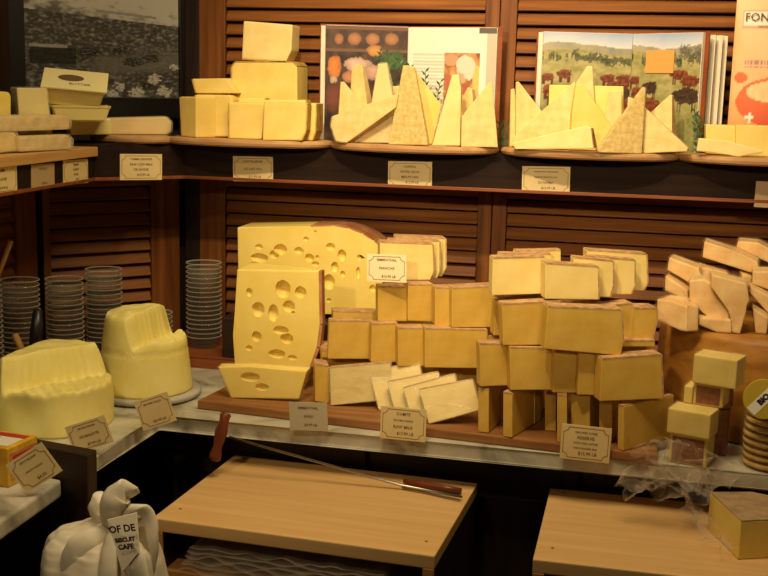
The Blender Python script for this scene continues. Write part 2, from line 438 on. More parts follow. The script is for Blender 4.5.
FQ = Vector((0, -.2035, 0))
G = 'price cards on the upper shelf front'
W2Q = Vector((-.43+.0035, -.2035, 0)); W3Q = Vector((-.5965, -.5, 0))
card([(-14, 167), (17, 163), (17, 192), (-14, 196)], W3Q, 90, ['TOMME', 'DE SAVOIE', '$14.99 LB'], 'price card on the left shelf front, cut by the photo edge', group=G)
card([(31, 165), (54, 163), (55, 187), (32, 189)], W3Q, 90, ['PORT SALUT', '$9.99 LB'], 'small plain whitish price card without a border on left shelf', 'cardw_t', group=G, border=False)
card([(63, 161), (88, 158.5), (88, 183), (64, 185)], W3Q, 90, ['BEURRE', 'D ISIGNY', 'AU SEL', '$6.99'], 'price card at the end of left shelf, just before the corner', group=G)
card([(120, 154), (162, 154), (162, 180), (120, 180)], W2Q, 45, ['TOMME CRAYEUSE', 'RAW COW MILK', 'DE SAVOIE', '$15.99 LB'], 'price card on the angled corner piece of the shelf', group=G)
card([(233, 156), (273, 157), (273, 182), (233, 181)], FQ, 0, ['CANTAL JEUNE', 'AU LAIT CRU', '$11.99 LB'], 'price card under the tray of stacked yellow blocks', group=G)
card([(388, 161), (432, 162), (432, 188), (388, 187)], FQ, 0, ['CANTAL', 'ENTRE DEUX', 'MOUNTAIN', '$12.99 LB'], 'price card under the middle tray of pointed wedges', group=G)
card([(522, 166), (570, 167), (570, 194), (522, 193)], FQ, 0, ['PARMIGIANO REGGIANO', 'RESERVE STRAVECCHIO', 'DI PARMA', '$16.99 LB'], 'price card under the tray of wedges by the cow picture book', group=G)
card([(755, 181), (796, 183), (796, 209), (755, 207)], FQ, 0, ['CHEVRE', 'NOIR'], 'pale price card at the far right end of the shelf front', 'cardw_t', group=G, border=False)

# ------------------------------------------------------------------ framed photograph
def fbm(x, y, s=0): return noise.fractal(Vector((x, y, s)), 1, 2, 4)
def picgrid(name, W, H, nx, nz, fn, mat, parent, loc, y=0):
    bm = bmesh.new(); vs = [[bm.verts.new((W*i/nx, y, H*j/nz)) for i in range(nx+1)] for j in range(nz+1)]
    for j in range(nz):
        for i in range(nx): bm.faces.new((vs[j][i], vs[j][i+1], vs[j+1][i+1], vs[j+1][i]))
    o = ob(name, bm, mat, parent, loc)
    me = o.data; ca = me.color_attributes.new('print', 'FLOAT_COLOR', 'POINT')
    for k, v in enumerate(me.vertices):
        ca.data[k].color = tuple(fn(v.co.x/W, v.co.z/H))+(1,)
    return o
def mix(a, b, t): t = max(0, min(1, t)); return [p+(q-p)*t for p, q in zip(a, b)]
def gray(g): g = max(0, min(1, g)); return [g, g*.93, g*.76]
def crowd(u, v):
    n0 = fbm(u*4, v*5, 2); n1 = fbm(u*34, v*40, 1); n2 = fbm(u*13, v*18, 5); n3 = noise.noise(Vector((u*75, v*80, 9)))
    if v > .70+.10*(1-u):
        sky = .62*sm_(.70, 1.0, v+.25*u-.18*n2)
        g = max(.10+.10*n2+.05*n0, sky)
        if abs(v-(.86-.10*u)) < .012 and .45 < u < .85: g = .34
        if abs(v-.93) < .010 and u < .4: g = .38
    elif v > .42: g = .07+.30*max(0, n1+.25*n3)+.12*max(0, n2)
    else: g = .06+.26*max(0, n1)+.14*max(0, n2)
    road = sm_(.0, .10, .13-abs((v-.30)-(u-.5)*.12)) * sm_(.35, .5, u)
    g = g*(1-road)+(.17+.04*n1)*road
    if .03 < u < .27 and abs(v-.47+.02*u) < .014: g = .40
    if .03 < u < .32 and .30 < v < .45: g = .035+.02*n1
    for (a, b, r) in ((.60, .10, .04), (.83, .18, .05), (.9, .06, .05), (.72, .05, .05), (.55, .03, .04), (.97, .30, .03), (.50, .06, .03)):
        if ((u-a)/r)**2+((v-b)/r)**2 < 1+1.4*n1: g = .50+.5*n3
    for (a, b, r) in ((.40, .42, .07), (.70, .34, .07), (.82, .38, .06), (.60, .45, .05), (.78, .12, .04)):
        if ((u-a)/r)**2+((v-b)/(r*.6))**2 < 1+1.2*n1: g = .03+.35*max(0, n3)
    return gray(g)
def sm_(a, b, x): t = max(0, min(1, (x-a)/(b-a))); return t*t*(3-2*t)
a45 = radians(45); WQ = Vector((-.513-.006, -.006, 0))
pl, pr = PLN(24, 60, WQ, a45), PLN(178, 60, WQ, a45); zb = PLN(120, 97, WQ, a45).z
Wp = (pr-pl).length; fr = .020
root = empty('framed_photograph', (pl.x, pl.y, zb), a45); tag(root, 'black framed black and white photograph of a market crowd', 'picture')
Hp = .30
for x0, x1, z0, z1 in ((-fr*2.0, 0, -.055, Hp+fr), (Wp, Wp+.014, -.055, Hp+fr), (0, Wp, -.055, 0), (0, Wp, Hp, Hp+fr)):
    bm = bmesh.new(); box(bm, x0, x1, -.014, .004, z0, z1, .002); ob('frame', bm, 'black', root)
picgrid('photograph', Wp, Hp, 170, 180, lambda u, v: [x*.72 for x in crowd(u, v*1.12)], 'glossprint', root, (0, -.002, 0))

# ------------------------------------------------------------------ open books
def kitchen(u, v):
    n = fbm(u*7, v*8, 11); n2 = fbm(u*22, v*26, 4)
    c = mix([.016, .010, .010], [.10, .045, .025], .35+.9*n)
    if .80 < v: c = mix([.05, .02, .014], [.10, .05, .03], .5+n)
    if abs(v-.80) < .014 or abs(v-.985) < .012: c = [.17, .08, .04]
    for a, b, ra, rb, col in ((.16, .89, .055, .045, (.42, .17, .07)), (.35, .895, .085, .05, (.44, .19, .08)), (.57, .895, .085, .05, (.46, .20, .09)), (.80, .90, .085, .05, (.42, .19, .08)),
                              (.11, .66, .085, .10, (.72, .22, .04)), (.10, .55, .05, .04, (.55, .35, .22)), (.12, .40, .13, .13, (.16, .04, .02)), (.40, .68, .17, .06, (.72, .46, .36)), (.55, .62, .10, .07, (.60, .36, .28)),
                              (.60, .80, .10, .05, (.60, .27, .08)), (.86, .62, .15, .10, (.05, .03, .02)), (.50, .42, .3, .09, (.14, .06, .03)), (.30, .58, .10, .05, (.50, .22, .12))):
        d = ((u-a)/ra)**2+((v-b)/rb)**2+(.10*n2 if v > .82 else .30*n2+.3*n)
        if d < 1: c = mix(col, [x*.45 for x in col], max(0, d)*.9)
    if ((u-.80)/.17)**2+((v-.72)/.07)**2+1.6*n2 < 1: c = mix([.02, .07, .015], [.07, .16, .04], .5+n2)
    return c
def textpage(u, v):
    c = [.86, .78, .66]
    if u < .42 and .12 < v < .80 and int(v*70) % 2 == 0 and u > .06: c = [.62, .55, .46]
    if .42 < u < .82 and .28 < v < .80:
        n = fbm(u*9, v*9, 3); c = mix([.16, .05, .02], [.75, .36, .12], .5+.9*n)
        for a, b, ra, rb, k in ((.50, .74, .08, .05, (.55, .30, .18)), (.68, .68, .11, .10, (.78, .62, .50)), (.60, .58, .07, .05, (.60, .36, .26)), (.72, .40, .10, .10, (.78, .40, .10)),
                             (.55, .42, .09, .08, (.55, .20, .05)), (.64, .50, .06, .05, (.42, .10, .05)), (.50, .56, .06, .06, (.50, .12, .08)), (.79, .55, .04, .16, (.82, .50, .16))):
            if ((u-a)/ra)**2+((v-b)/rb)**2+.6*n < 1: c = list(k)
    if u > .90: c = [.55, .48, .38]
    if v > .955 and u > .80: c = [.12, .10, .09]
    return c
def cows(side):
    spots = ([(.07, .63, .075, .030), (.10, .53, .085, .042), (.26, .66, .075, .036), (.13, .45, .06, .03), (.75, .63, .075, .036), (.84, .56, .11, .050), (.93, .63, .075, .035), (.95, .50, .085, .05), (.97, .40, .09, .06), (.88, .36, .08, .04)]
             if side == 0 else [(.06, .62, .08, .035), (.12, .52, .10, .045), (.05, .42, .10, .05), (.26, .42, .16, .065), (.16, .30, .12, .05), (.42, .28, .10, .055), (.30, .56, .10, .05), (.60, .30, .08, .05), (.72, .67, .12, .040), (.86, .62, .12, .045), (.84, .50, .17, .065), (.62, .22, .07, .06), (.36, .18, .1, .04)])
    def fn(u, v):
        n = fbm(u*9, v*22, side); n2 = fbm(u*30, v*40, 7); n3 = fbm(u*5, v*4, 3)
        hor = .845+.02*sin(u*5+side*2)
        top = hor+.055+.02*fbm(u*3, 0, side)
        if v > top: c = mix([.66, .66, .68], [.34, .44, .66], (v-top)*9)
        elif v > hor: c = mix([.42, .36, .25], [.26, .27, .22], .5+n3+.4*n)
        else:
            c = mix([.30, .28, .09], [.47, .40, .19], .5+n+.5*n3)
            k = max(0, .62-v)*1.5+.5*n3; c = mix(c, mix([.12, .14, .04], [.22, .24, .08], .5+n2), k)
        hedge = hor-.055+.012*sin(u*23)
        if abs(v-hedge)/(.030+.020*fbm(u*12, 0, 5+side)) < 1+1.2*n2 and fbm(u*6, 0, 8+side) > -.18: c = mix([.05, .065, .035], [.14, .14, .07], .5+1.3*n2)
        if side == 1:
            for a, b, ra, rb in ((.78, .85, .09, .055), (.58, .82, .07, .045), (.97, .84, .06, .05), (.25, .80, .05, .03)):
                if ((u-a)/ra)**2+((v-b)/rb)**2 < 1+1.6*n2: c = mix([.09, .09, .07], [.20, .18, .13], .5+1.3*n2)
        for i, (a, b, ra, rb) in enumerate(spots):
            d = abs((u-a)/ra)**2.6+abs((v-b)/rb)**2.6
            head = ((u-a-ra*(.95 if i % 2 else -.95))/(ra*.34))**2+((v-b-rb*.1)/(rb*.55))**2
            leg = b-rb*2.0 < v < b and min(abs(abs(u-a)-ra*.72), abs(abs(u-a)-ra*.50)) < .007
            red = (i+side) % 4 != 3
            if d < 1+.7*n2 or head < 1 or leg:
                c = mix([.11, .028, .014], [.26, .075, .03], .4+1.2*n2+(v-b)/rb*.35) if red else mix([.03, .018, .014], [.08, .045, .03], .5+n2)
        return c
    return fn
def book(label, P0, P1, P2, z0, z1, fnL, fnR, cov=True):
    """P0 left edge, P1 gutter, P2 right edge (x, y)"""
    root = empty('open_book', (P1[0], P1[1], z0)); tag(root, label, 'book')
    H = z1-z0
    for (A, B, fn) in ((P0, P1, fnL), (P1, P2, fnR)):
        A = Vector(A+(0,)); B = Vector(B+(0,)); d = (B-A); W = d.length; ang = math.atan2(d.y, d.x)
        off = Vector((A.x-P1[0], A.y-P1[1], 0))
        left = fn is fnL
        bm = bmesh.new(); box(bm, 0 if left else .0, W, .001, .012, .002, H, .001); o = ob('page_block', bm, 'paperedge', root, off, ang)
        picgrid('printed_page', W-.001, H-.004, 110, 120, fn, 'picture', root, off+Vector((0, 0, .003)), 0).rotation_euler.z = ang
        bm = bmesh.new(); box(bm, -.014 if left else 0, W if left else W+.010, .0125, .0155, 0, H+.003, .001); ob('cover', bm, 'cover', root, off, ang)
    return root
def gx(px, y, py=90): return pxx(px, py, y)
SZ = 1.4657
z1 = PLN(328, 25, yq(-.085), 0).z
b1 = book('open cookbook with a dark kitchen photo page and a white text page', (gx(325, -.095), -.095), (gx(407, -.035), -.035), (gx(495, -.075), -.075), SZ, z1, kitchen, textpage)
z2 = PLN(620, 33, yq(-.06), 0).z
b2 = book('open picture book showing red cows in a green pasture', (gx(541, -.085), -.085), (gx(630, -.03), -.03), (gx(699, -.15), -.15), SZ, z2, cows(0), cows(1))
# fanned pages on the right of the cow book
for k, (xa, xb) in enumerate(((630, 706), (630, 712), (631, 719), (632, 724))):
    A = Vector((gx(xa, -.03), -.03+.004, 0)); B = Vector((gx(xb, -.135+.018*k), -.135+.018*k, 0)); d = B-A
    bm = bmesh.new(); box(bm, 0, d.length, 0, .003, .002, z2-SZ-.004)
    o = ob('loose_page_block', bm, 'paperedge' if k else 'black', b2, A-Vector(b2.location.xy.to_3d()), math.atan2(d.y, d.x))
for b_, A_, px_ in ((b1, (gx(325, -.095), -.095), 0), (b2, (gx(541, -.085), -.085), 0)):
    bm = bmesh.new(); box(bm, -.012, -.001, .0, .010, .002, z1-SZ-.002 if b_ is b1 else z2-SZ-.002); ob('page_edges', bm, 'paperedge', b_, Vector((A_[0]-b_.location.x, A_[1]-b_.location.y, 0)), radians(8))
# sticky note on the cow page
A = Vector((gx(630, -.03), -.03, 0)); B = Vector((gx(699, -.15), -.15, 0)); dd = (B-A); an = math.atan2(dd.y, dd.x)
QN = A+Vector((dd.y, -dd.x, 0)).normalized()*.003
nt_, nb_ = PLN(646.5, 50, QN, an), PLN(673, 74, QN, an)
bm = bmesh.new(); box(bm, 0, (Vector(nt_.xy)-Vector(nb_.xy)).length, 0, .0008, 0, nt_.z-nb_.z-.003)
o = ob('sticky_note', bm, 'post', None, (nt_.x, nt_.y, nb_.z+.002), an); tag(o, 'orange square sticky note on the cow picture page', 'note')

# ------------------------------------------------------------------ upper shelf cheeses
K1 = lambda p: crop(170, 0, 3.84, p)
g1 = 'yellow cheese blocks on the left upper tray'
def blk(label, px, y0, yaw, t, zs=TZ, mat='tomme', rind=(1,), **k):
    return slab('cheese_block', label, 'cheese', px, y0*.78-.013, yaw, t, mat, zs, g1, rind, 'tommerind', bev=.004, **k)
blk('dull yellow cheese block with a darker left side, left end of tray', K1([(38, 372), (100, 372), (100, 530), (45, 525)]), -.27, -35, .06, rind=(3,))
blk('wide squarish yellow cheese block, second from the left on the tray', K1([(98, 370), (228, 372), (240, 385), (240, 525), (222, 532), (98, 532)]), -.26, 0, .09, rind=(5,))
blk('yellow cheese block with a shaded cut end, third from left on tray', K1([(225, 392), (362, 395), (352, 535), (226, 532)]), -.30, 4, .06, rind=(3,))
blk('smooth square yellow cheese block nearest the front of the tray', K1([(360, 380), (520, 380), (527, 400), (522, 500), (505, 537), (355, 535)]), -.33, 3, .045, rind=(1, 2, 3))
blk('yellow cheese piece at the right end of the tray, partly hidden', K1([(505, 390), (562, 392), (560, 500), (545, 535), (505, 535)]), -.27, 0, .06, rind=(1, 2))
blk('thin yellow cheese slice seen just behind two front blocks', K1([(262, 378), (365, 378), (365, 532), (262, 532)]), -.235, 0, .03)
o = blk('thick half wheel of yellow cheese in the middle of the pile', K1([(236, 262), (250, 244), (470, 244), (488, 262), (488, 532), (236, 532)]), -.19, 0, .10, rind=(5, 0, 1, 2))
blk('pale rectangular cheese block on top of the half wheel', K1([(282, 86), (470, 101), (466, 200), (445, 243), (275, 232)]), -.19, 0, .07, zs=PLN(300, 62, yq(-.161), 0).z, rind=(3,), mat='pale')
slab('cheese_block', 'sloping cheese piece lying on the two left blocks', 'cheese', K1([(85, 310), (218, 308), (258, 366), (100, 366)]), -.196, 0, .05, 'tomme', TZ+.108, g1, (3,), 'tommerind', bev=.003)

K2 = lambda p: crop(310, 10, 3.84, p)
g2 = 'pointed hard cheese wedges on the middle tray'
def wd(label, px, y0, yaw=0, t=.05, mat='hard', rind=None, wrap=None, g=g2, **k):
    return slab('cheese_wedge', label, 'cheese', px, y0*.78-.013, yaw, t, mat, k.pop('zs', TZ), g, rind, 'greyrind', wrap=wrap, bev=.002, ttop=.35, **k)
wd('low pointed wedge at left behind the lying slab', K2([(118, 262), (132, 262), (215, 365), (215, 490), (104, 490)]), -.22, 18)
wd('tall rounded wedge at left rear in front of the kitchen photo', K2([(160, 210), (178, 194), (200, 200), (222, 370), (222, 490), (145, 490)]), -.17, -12)
wd('tall plastic wrapped wedge with a bright white glare', K2([(262, 190), (295, 188), (322, 340), (322, 490), (212, 490)]), -.21, 0, .04, 'pale', wrap='shrink')
wd('short wide wedge hidden behind the front granular wedge', K2([(255, 285), (345, 275), (350, 490), (250, 490)]), -.16, 8)
wd('long rough rinded slab leaning diagonally at left front of middle tray', K2([(85, 405), (340, 318), (330, 372), (140, 508), (98, 500), (78, 440)]), -.315, -6, .03, rind=(3, 4, 5))
wd('plastic wrapped wedge lying under the leaning slab', K2([(165, 500), (320, 372), (322, 515), (175, 515)]), -.285, 0, .03, 'hard', wrap='shrink')
wd('large granular faced wedge standing in the centre front', K2([(357, 210), (398, 215), (405, 240), (450, 500), (450, 517), (300, 515)]), -.33, -8, .02, 'grain')
wd('broad wedge sloping right behind the granular centre wedge', K2([(372, 232), (412, 240), (505, 362), (470, 512), (380, 512)]), -.255, 20, .05, mat='tomme')
wd('narrow wedge with plastic glare and dark brown rind foot', K2([(545, 245), (572, 245), (580, 300), (575, 518), (468, 518)]), -.31, -4, .03, 'pale', rind=(3,), wrap='film')
wd('small wedge peeping between two wedges at the right rear', K2([(605, 278), (622, 285), (628, 340), (625, 500), (575, 500), (575, 340)]), -.20, -14)
wd('tall wide wedge at the right end of the middle tray', K2([(690, 270), (700, 272), (722, 522), (580, 520), (582, 405)]), -.30, 6, .05)

K3 = lambda p: crop(500, 20, 3.84, p)
g3 = 'hard cheese wedges on the right middle tray'
w3 = lambda *a, **k: wd(*a, g=g3, **k)
w3('wedge with a straight left side at the left end of the cow tray', K3([(62, 238), (72, 236), (160, 350), (160, 480), (60, 490)]), -.24, 10)
w3('thin sliver of a wedge at the extreme left of the cow tray', K3([(42, 268), (56, 265), (75, 480), (38, 490)]), -.22, 16, .02)
w3('wide flat topped cheese slab standing behind the other wedges', K3([(190, 238), (475, 244), (475, 480), (180, 480)]), -.18, 0, .02, mat='tomme')
w3('long diagonal wedge rising to the right across the left half', K3([(285, 235), (300, 262), (292, 500), (48, 478), (50, 450)]), -.27, -10, .04)
w3('slender pointed wedge tip that rises highest on the cow tray', K3([(335, 172), (355, 172), (362, 300), (365, 490), (250, 490), (262, 300), (290, 240)]), -.20, 0, .03)
w3('large smooth triangular wedge in the centre of the cow tray', K3([(292, 245), (318, 245), (430, 410), (400, 500), (270, 500), (278, 350)]), -.295, 14, .035, mat='tomme')
w3('narrow upright wedge behind, right of centre on the cow tray', K3([(420, 262), (468, 262), (468, 490), (400, 490), (405, 350)]), -.22, 0)
w3('low cheese piece lying flat at the front of the cow tray', K3([(42, 478), (330, 412), (350, 420), (360, 500), (60, 502)]), -.335, -12, .03, mat='pale', rind=(2,))
w3('coarse grainy triangular wedge wrapped in film', K3([(550, 255), (560, 260), (545, 512), (378, 508), (376, 495)]), -.335, 18, .02, 'grain', wrap='film')
w3('triangular wedge sloping down to the right end of the cow tray', K3([(555, 335), (722, 492), (718, 505), (550, 512), (548, 400)]), -.31, -8, .03, wrap='film')
w3('pointed wedge at the right rear of the cow tray', K3([(655, 258), (663, 262), (662, 480), (555, 480), (560, 345)]), -.26, -16)
w3('tiny wedge tip showing left of the grainy wedge', K3([(492, 282), (515, 290), (515, 490), (480, 490)]), -.20, 0, .03)

K4 = lambda p: crop(600, 130, 4.571, p)
g4 = 'cheeses at the right end of the upper shelf'
slab('cheese_block', 'small yellow cheese block behind the white wedge', 'cheese', [(706, 121), (737, 122), (737, 152), (706, 150)], -.21, 0, .06, 'tomme', TZ, g4, bev=.003)
slab('cheese_block', 'large yellow cheese block in front of the fondue bag', 'cheese', [(736, 123), (800, 125), (800, 156), (736, 154)], -.225, 0, .06, 'tomme', TZ, g4, bev=.003)
slab('cheese_wedge', 'flat white rinded wedge lying at the front edge of the right tray', 'cheese', K4([(450, 52), (575, 62), (745, 108), (745, 118), (630, 138), (560, 122), (440, 112)]), -.272, 0, .02, 'pale', TZ, g4, bev=.003)

# fondue bag
def fondue(u, v):
    c = mix([.86, .42, .16], [.90, .58, .30], v+.3*fbm(u*3, v*3))
    if v < .40: c = mix(c, [.80, .26, .08], (.40-v)*3.2)
    if .09 < u and .79 < v < .90: c = [.88, .76, .62] if (.105 < u and .80 < v < .89) else [.62, .36, .2]
    if ((u-.70)/.62)**2+((v-.36)/.155)**2 < 1: c = mix([.62, .09, .04], [.78, .17, .06], (v-.2)*5)
    if ((u-.70)/.56)**2+((v-.42)/.085)**2 < 1: c = [.72, .16, .06]
    if ((u-.70)/.50)**2+((v-.42)/.070)**2 < 1: c = mix([.88, .50, .24], [.92, .66, .36], .5+fbm(u*9, v*9))
    if ((u-.62)/.10)**2+((v-.43)/.035)**2 < 1: c = [.80, .38, .16]
    if ((u-.12)/.085)**2+((v-.50)/.032)**2 < 1: c = [.74, .17, .06]
    if ((u-.80)/.22)**2+((v-.70)/.045)**2 < 1+fbm(u*9, v*9): c = [.90, .66, .42]
    if .16 < u < .58 and .555 < v < .60 and int(v*190) % 3 and int(u*70) % 3: c = [.45, .20, .22]
    if abs(u-.27) < .055 and abs(v-.265) < .010 or abs(u-.27) < .018 and abs(v-.265) < .030: c = [.92, .82, .68]
    return c
QB = yq(-.12)
p0 = PLN(728, 118, QB, 0); p1 = PLN(805, 0, QB, 0)
zt = PLN(735, -8, QB, 0).z; Wf, Hf = p1.x-p0.x+.02, zt-SZ
root = empty('fondue_bag', (p0.x, -.12, SZ)); tag(root, 'orange fondue packet with a red pot picture at the right edge', 'packet')
bm = bmesh.new(); NX, NZ = 60, 110
def bul(u, v): return -.022*(sin(pi*u)**.6)*(sin(pi*min(1, v*1.02+.0))**.5 if v < .98 else 0)
vs = [[bm.verts.new((Wf*i/NX, bul(i/NX, j/NZ), Hf*j/NZ)) for i in range(NX+1)] for j in range(NZ+1)]
for j in range(NZ):
    for i in range(NX): bm.faces.new((vs[j][i], vs[j][i+1], vs[j+1][i+1], vs[j+1][i]))
o = ob('front_panel', bm, 'picture', root, None, 0, True)
ca = o.data.color_attributes.new('print', 'FLOAT_COLOR', 'POINT')
for k, v in enumerate(o.data.vertices): ca.data[k].color = tuple(fondue(v.co.x/Wf, v.co.z/Hf))+(1,)
bm = bmesh.new(); vs = [[bm.verts.new((Wf*i/12, .0005-bul(i/12, j/20), Hf*j/20)) for i in range(13)] for j in range(21)]
for j in range(20):
    for i in range(12): bm.faces.new((vs[j][i], vs[j][i+1], vs[j+1][i+1], vs[j+1][i]))
ob('back_panel', bm, 'post', root, None, 0, True)
text('lettering', 'FONDUE', .026, 'print', root, .020, Hf*.852, -.0128, 'LEFT', .0001, rot=(pi/2, 0, radians(-8)))
text('lettering', 'SWITZERLAND', .006, 'print', root, .05, Hf*.80, -.0172, 'LEFT', 0, rot=(pi/2, 0, radians(-8)))

# sprigs of leaves between the trays
def sprig(label, base, tips, y, rnd):
    r = empty('leaf_sprig', (base[0], y, base[1])); tag(r, label, 'leaf sprig', 'green leaf sprigs on the upper shelf')
    bs = bmesh.new(); bl = bmesh.new()
    for tx, tz in tips:
        P = Vector((tx-base[0], rnd.uniform(-.006, .006), tz-base[1]))
        tube(bs, [(0, 0, 0), P*.5+Vector((.004, 0, 0)), P], .0009, 5)
        n = max(3, int(P.length/.008))
        for k in range(2, n+1):
            c = P*(k/n); s = 1 if k % 2 else -1
            d = (P.normalized()+Vector((s*.9, rnd.uniform(-.4, .4), .1))).normalized(); L = .016; wv = d.cross(Vector((0, 1, 0)))*.0028
            q = [c, c+d*L*.4+wv, c+d*L, c+d*L*.4-wv]
            f = [bl.verts.new(v) for v in q]; g = [bl.verts.new(v+Vector((0, .0008, 0))) for v in q]
            bl.faces.new(f); bl.faces.new(g[::-1])
            for i in range(4): bl.faces.new((f[i], g[i], g[(i+1) % 4], f[(i+1) % 4]))
    ob('stem', bs, 'leaf', r); ob('leaves', bl, 'leaf', r)
rnd = random.Random(3)
def xz(px, py, y): p = PLN(px, py, yq(y), 0); return (p.x, p.z)
sprig('dark green leafy sprig rising behind the middle tray wedges', (xz(425, 140, -.12)[0], 1.467), [xz(410, 66, -.12), xz(425, 72, -.12), xz(440, 82, -.12), xz(380, 52, -.12), xz(398, 58, -.12)], -.12, rnd)
sprig('dark green leaf cluster on the shelf between two trays', (xz(503, 148, -.16)[0], 1.467), [xz(499, 124, -.16), xz(507, 122, -.16), xz(511, 134, -.16)], -.16, rnd)
sprig('dark leaf cluster right of the cow picture book', (xz(699, 150, -.16)[0], 1.467), [xz(695, 112, -.16), xz(700, 118, -.16), xz(697, 128, -.16)], -.16, rnd)

# ------------------------------------------------------------------ upper left corner goods
Q45 = Vector((-.50, -.17, 0))
def qpt(px, py, Q, a): return PLN(px, py, Q, a)
def s45(name, label, px, d, yaw, t, mat, zs=None, **k):
    """piece in the corner: plane through the corner diagonal shifted by d towards the room"""
    Q = Vector((-.513+d*d45, -d*d45, 0))
    return slab(name, label, k.pop('cat', 'cheese'), px, 0, yaw, t, mat, zs, k.pop('group', None), Q=Q, **k)
KL = lambda p: crop(0, 0, 3.84, p)
gl = 'goods in the upper left corner'
s45('butter_brick', 'long pale butter brick wrapped in clear plastic below the picture', KL([(415, 470), (640, 465), (660, 485), (658, 520), (640, 532), (415, 532)]), .17, 30, .06, 'pale', TZ, wrap='shrink', cat='butter', bev=.004)
s45('butter_brick', 'yellowish butter brick under the stack of tubs', KL([(270, 470), (428, 468), (430, 530), (270, 532)]), .20, 35, .06, 'tub', TZ, cat='butter', bev=.004)
# stack of tapered tubs
def tub(label, pxl, pxr, yt, yb, d, zs, lid):
    Q = Vector((-.513+d*d45, -d*d45, 0)); A = qpt(pxl, yb, Q, a45); B = qpt(pxr, yb, Q, a45); T = qpt(pxl, yt, Q, a45)
    W = (Vector(B.xy)-Vector(A.xy)).length; H = T.z-A.z
    r = empty('plastic_tub', ((A.x+B.x)/2, (A.y+B.y)/2, zs), radians(30)); tag(r, label, 'tub', 'stacked plastic tubs')
    bm = bmesh.new(); w_, d_ = W/2, .05
    def ringz(z, k): return [bm.verts.new((x*w_*k, y*d_*k, z)) for x, y in ((-1, -1), (1, -1), (1, 1), (-1, 1))]
    a, b, c = ringz(0, .84), ringz(H*.9, 1), ringz(H, 1.05)
    bm.faces.new(a[::-1]); bm.faces.new(c)
    for p, q in ((a, b), (b, c)):
        for i in range(4): bm.faces.new((p[i], p[(i+1) % 4], q[(i+1) % 4], q[i]))
    bmesh.ops.bevel(bm, geom=[e for e in bm.edges], offset=.004, segments=2, affect='EDGES')
    ob('tub_body', bm, 'tub', r)
    if lid:
        bm = bmesh.new(); box(bm, -w_*1.08, w_*1.08, -d_*1.08, d_*1.08, H, H+.006, .002); l_ = ob('lid', bm, 'tublid', r)
        bm = bmesh.new(); lathe(bm, [(.03, H+.0062), (.03, H+.0066)], -.01, .005, 24, True, 1, .6); ob('logo_oval', bm, 'print', l_)
        text('lettering', 'BUTTER', .014, 'print', l_, .012, H+.0068, -.028, rot=(0, 0, 0))
        r.rotation_euler = (radians(24), radians(4), radians(24))
    return r, H
t1, h1 = tub('lowest pale plastic tub in the stack below the picture', 52, 107, 106, 122, .19, TZ+.0365, False)
t2, h2 = tub('topmost plastic tub with a printed sloping lid', 46, 103, 86, 106, .19, TZ+.0375+h1, True)
t2.location.z += .012
s45('clear_box', 'clear plastic box of butter left of the stacked tubs', KL([(65, 340), (180, 340), (200, 530), (80, 530)]), .26, 45, .05, 'tub', TZ+.0, cat='box', wrap='shrink')
def w3item(name, label, px, x, t, mat, zs, yaw=80, **k):
    return slab(name, label, k.pop('cat', 'cheese'), px, 0, yaw, t, mat, zs, k.pop('group', None), Q=Vector((x, -.55, 0)), **k)
gw = 'wrapped cheese logs on the left plank'
w3item('wrapped_cheese', 'upper plastic wrapped cheese log on the left plank', KL([(-60, 450), (255, 445), (270, 465), (268, 500), (-60, 512)]), -.60, .07, 'hard', 1.505, wrap='shrink', bev=.006, group=gw)
w3item('wrapped_cheese', 'lower plastic wrapped cheese log at the plank end', KL([(70, 518), (262, 512), (278, 530), (275, 560), (262, 570), (75, 578)]), -.59, .07, 'hard', 1.4597, wrap='shrink', bev=.006, group=gw)
w3item('wrapped_cheese', 'yellow wrapped cheese at the very left edge of plank', KL([(-60, 510), (60, 512), (75, 560), (60, 585), (-60, 600)]), -.60, .07, 'tomme', 1.4597, wrap='shrink', bev=.006, group=gw)
w3item('cheese_block', 'deep yellow cheese block behind the wrapped logs at far left', KL([(-60, 330), (35, 335), (44, 350), (44, 550), (-60, 560)]), -.70, .05, 'emm', 1.4597, bev=.006)

# ------------------------------------------------------------------ emmental pieces with real holes
def holes(o, hs, Q, yaw, d=.012):
    """hs: (px, py, rx px, ry px)"""
    a = radians(yaw); u = Vector((cos(a), sin(a), 0)); n = Vector((sin(a), -cos(a), 0))
    cut = bmesh.new()
    for (x, y, rx, ry) in hs:
        c = PLN(x, y, Q, a); sc = (c-CAMP).dot(fw)/F
        bm2 = bmesh.new(); bmesh.ops.create_icosphere(bm2, subdivisions=3, radius=1)
        r1, r2 = rx*sc, ry*sc; dep = max(.007, min(r1, r2)*1.15)
        for v in bm2.verts:
            f = 1+.10*noise.noise(v.co*1.7+Vector((x, y, 0)))
            v.co = (c-Vector((0, 0, 0)))+u*(v.co.x*r1*f)+Vector((0, 0, 1))*(v.co.z*r2*f)-n*(dep*.12)+n*(v.co.y*dep)
        bmesh.ops.recalc_face_normals(bm2, faces=bm2.faces)
        me = bpy.data.meshes.new('t'); bm2.to_mesh(me); bm2.free(); cut.from_mesh(me); bpy.data.meshes.remove(me)
    me = bpy.data.meshes.new('cut'); cut.to_mesh(me); cut.free()
    co = bpy.data.objects.new('cut', me); COL.objects.link(co)
    md = o.modifiers.new('b', 'BOOLEAN'); md.object = co; md.operation = 'DIFFERENCE'; md.solver = 'FAST'
    bpy.context.view_layer.update()
    new = bpy.data.meshes.new_from_object(o.evaluated_get(bpy.context.evaluated_depsgraph_get()))
    o.modifiers.clear(); o.data = new
    bpy.data.objects.remove(co)
KE = lambda p: crop(180, 200, 3.84, p)
rs = boxo('wooden_riser', -.31, .26, -.262, -.03, .9285, 1.032, 'darkwood'); tag(rs, 'dark wooden riser block under the big holed cheese', 'riser')
yE = -.19
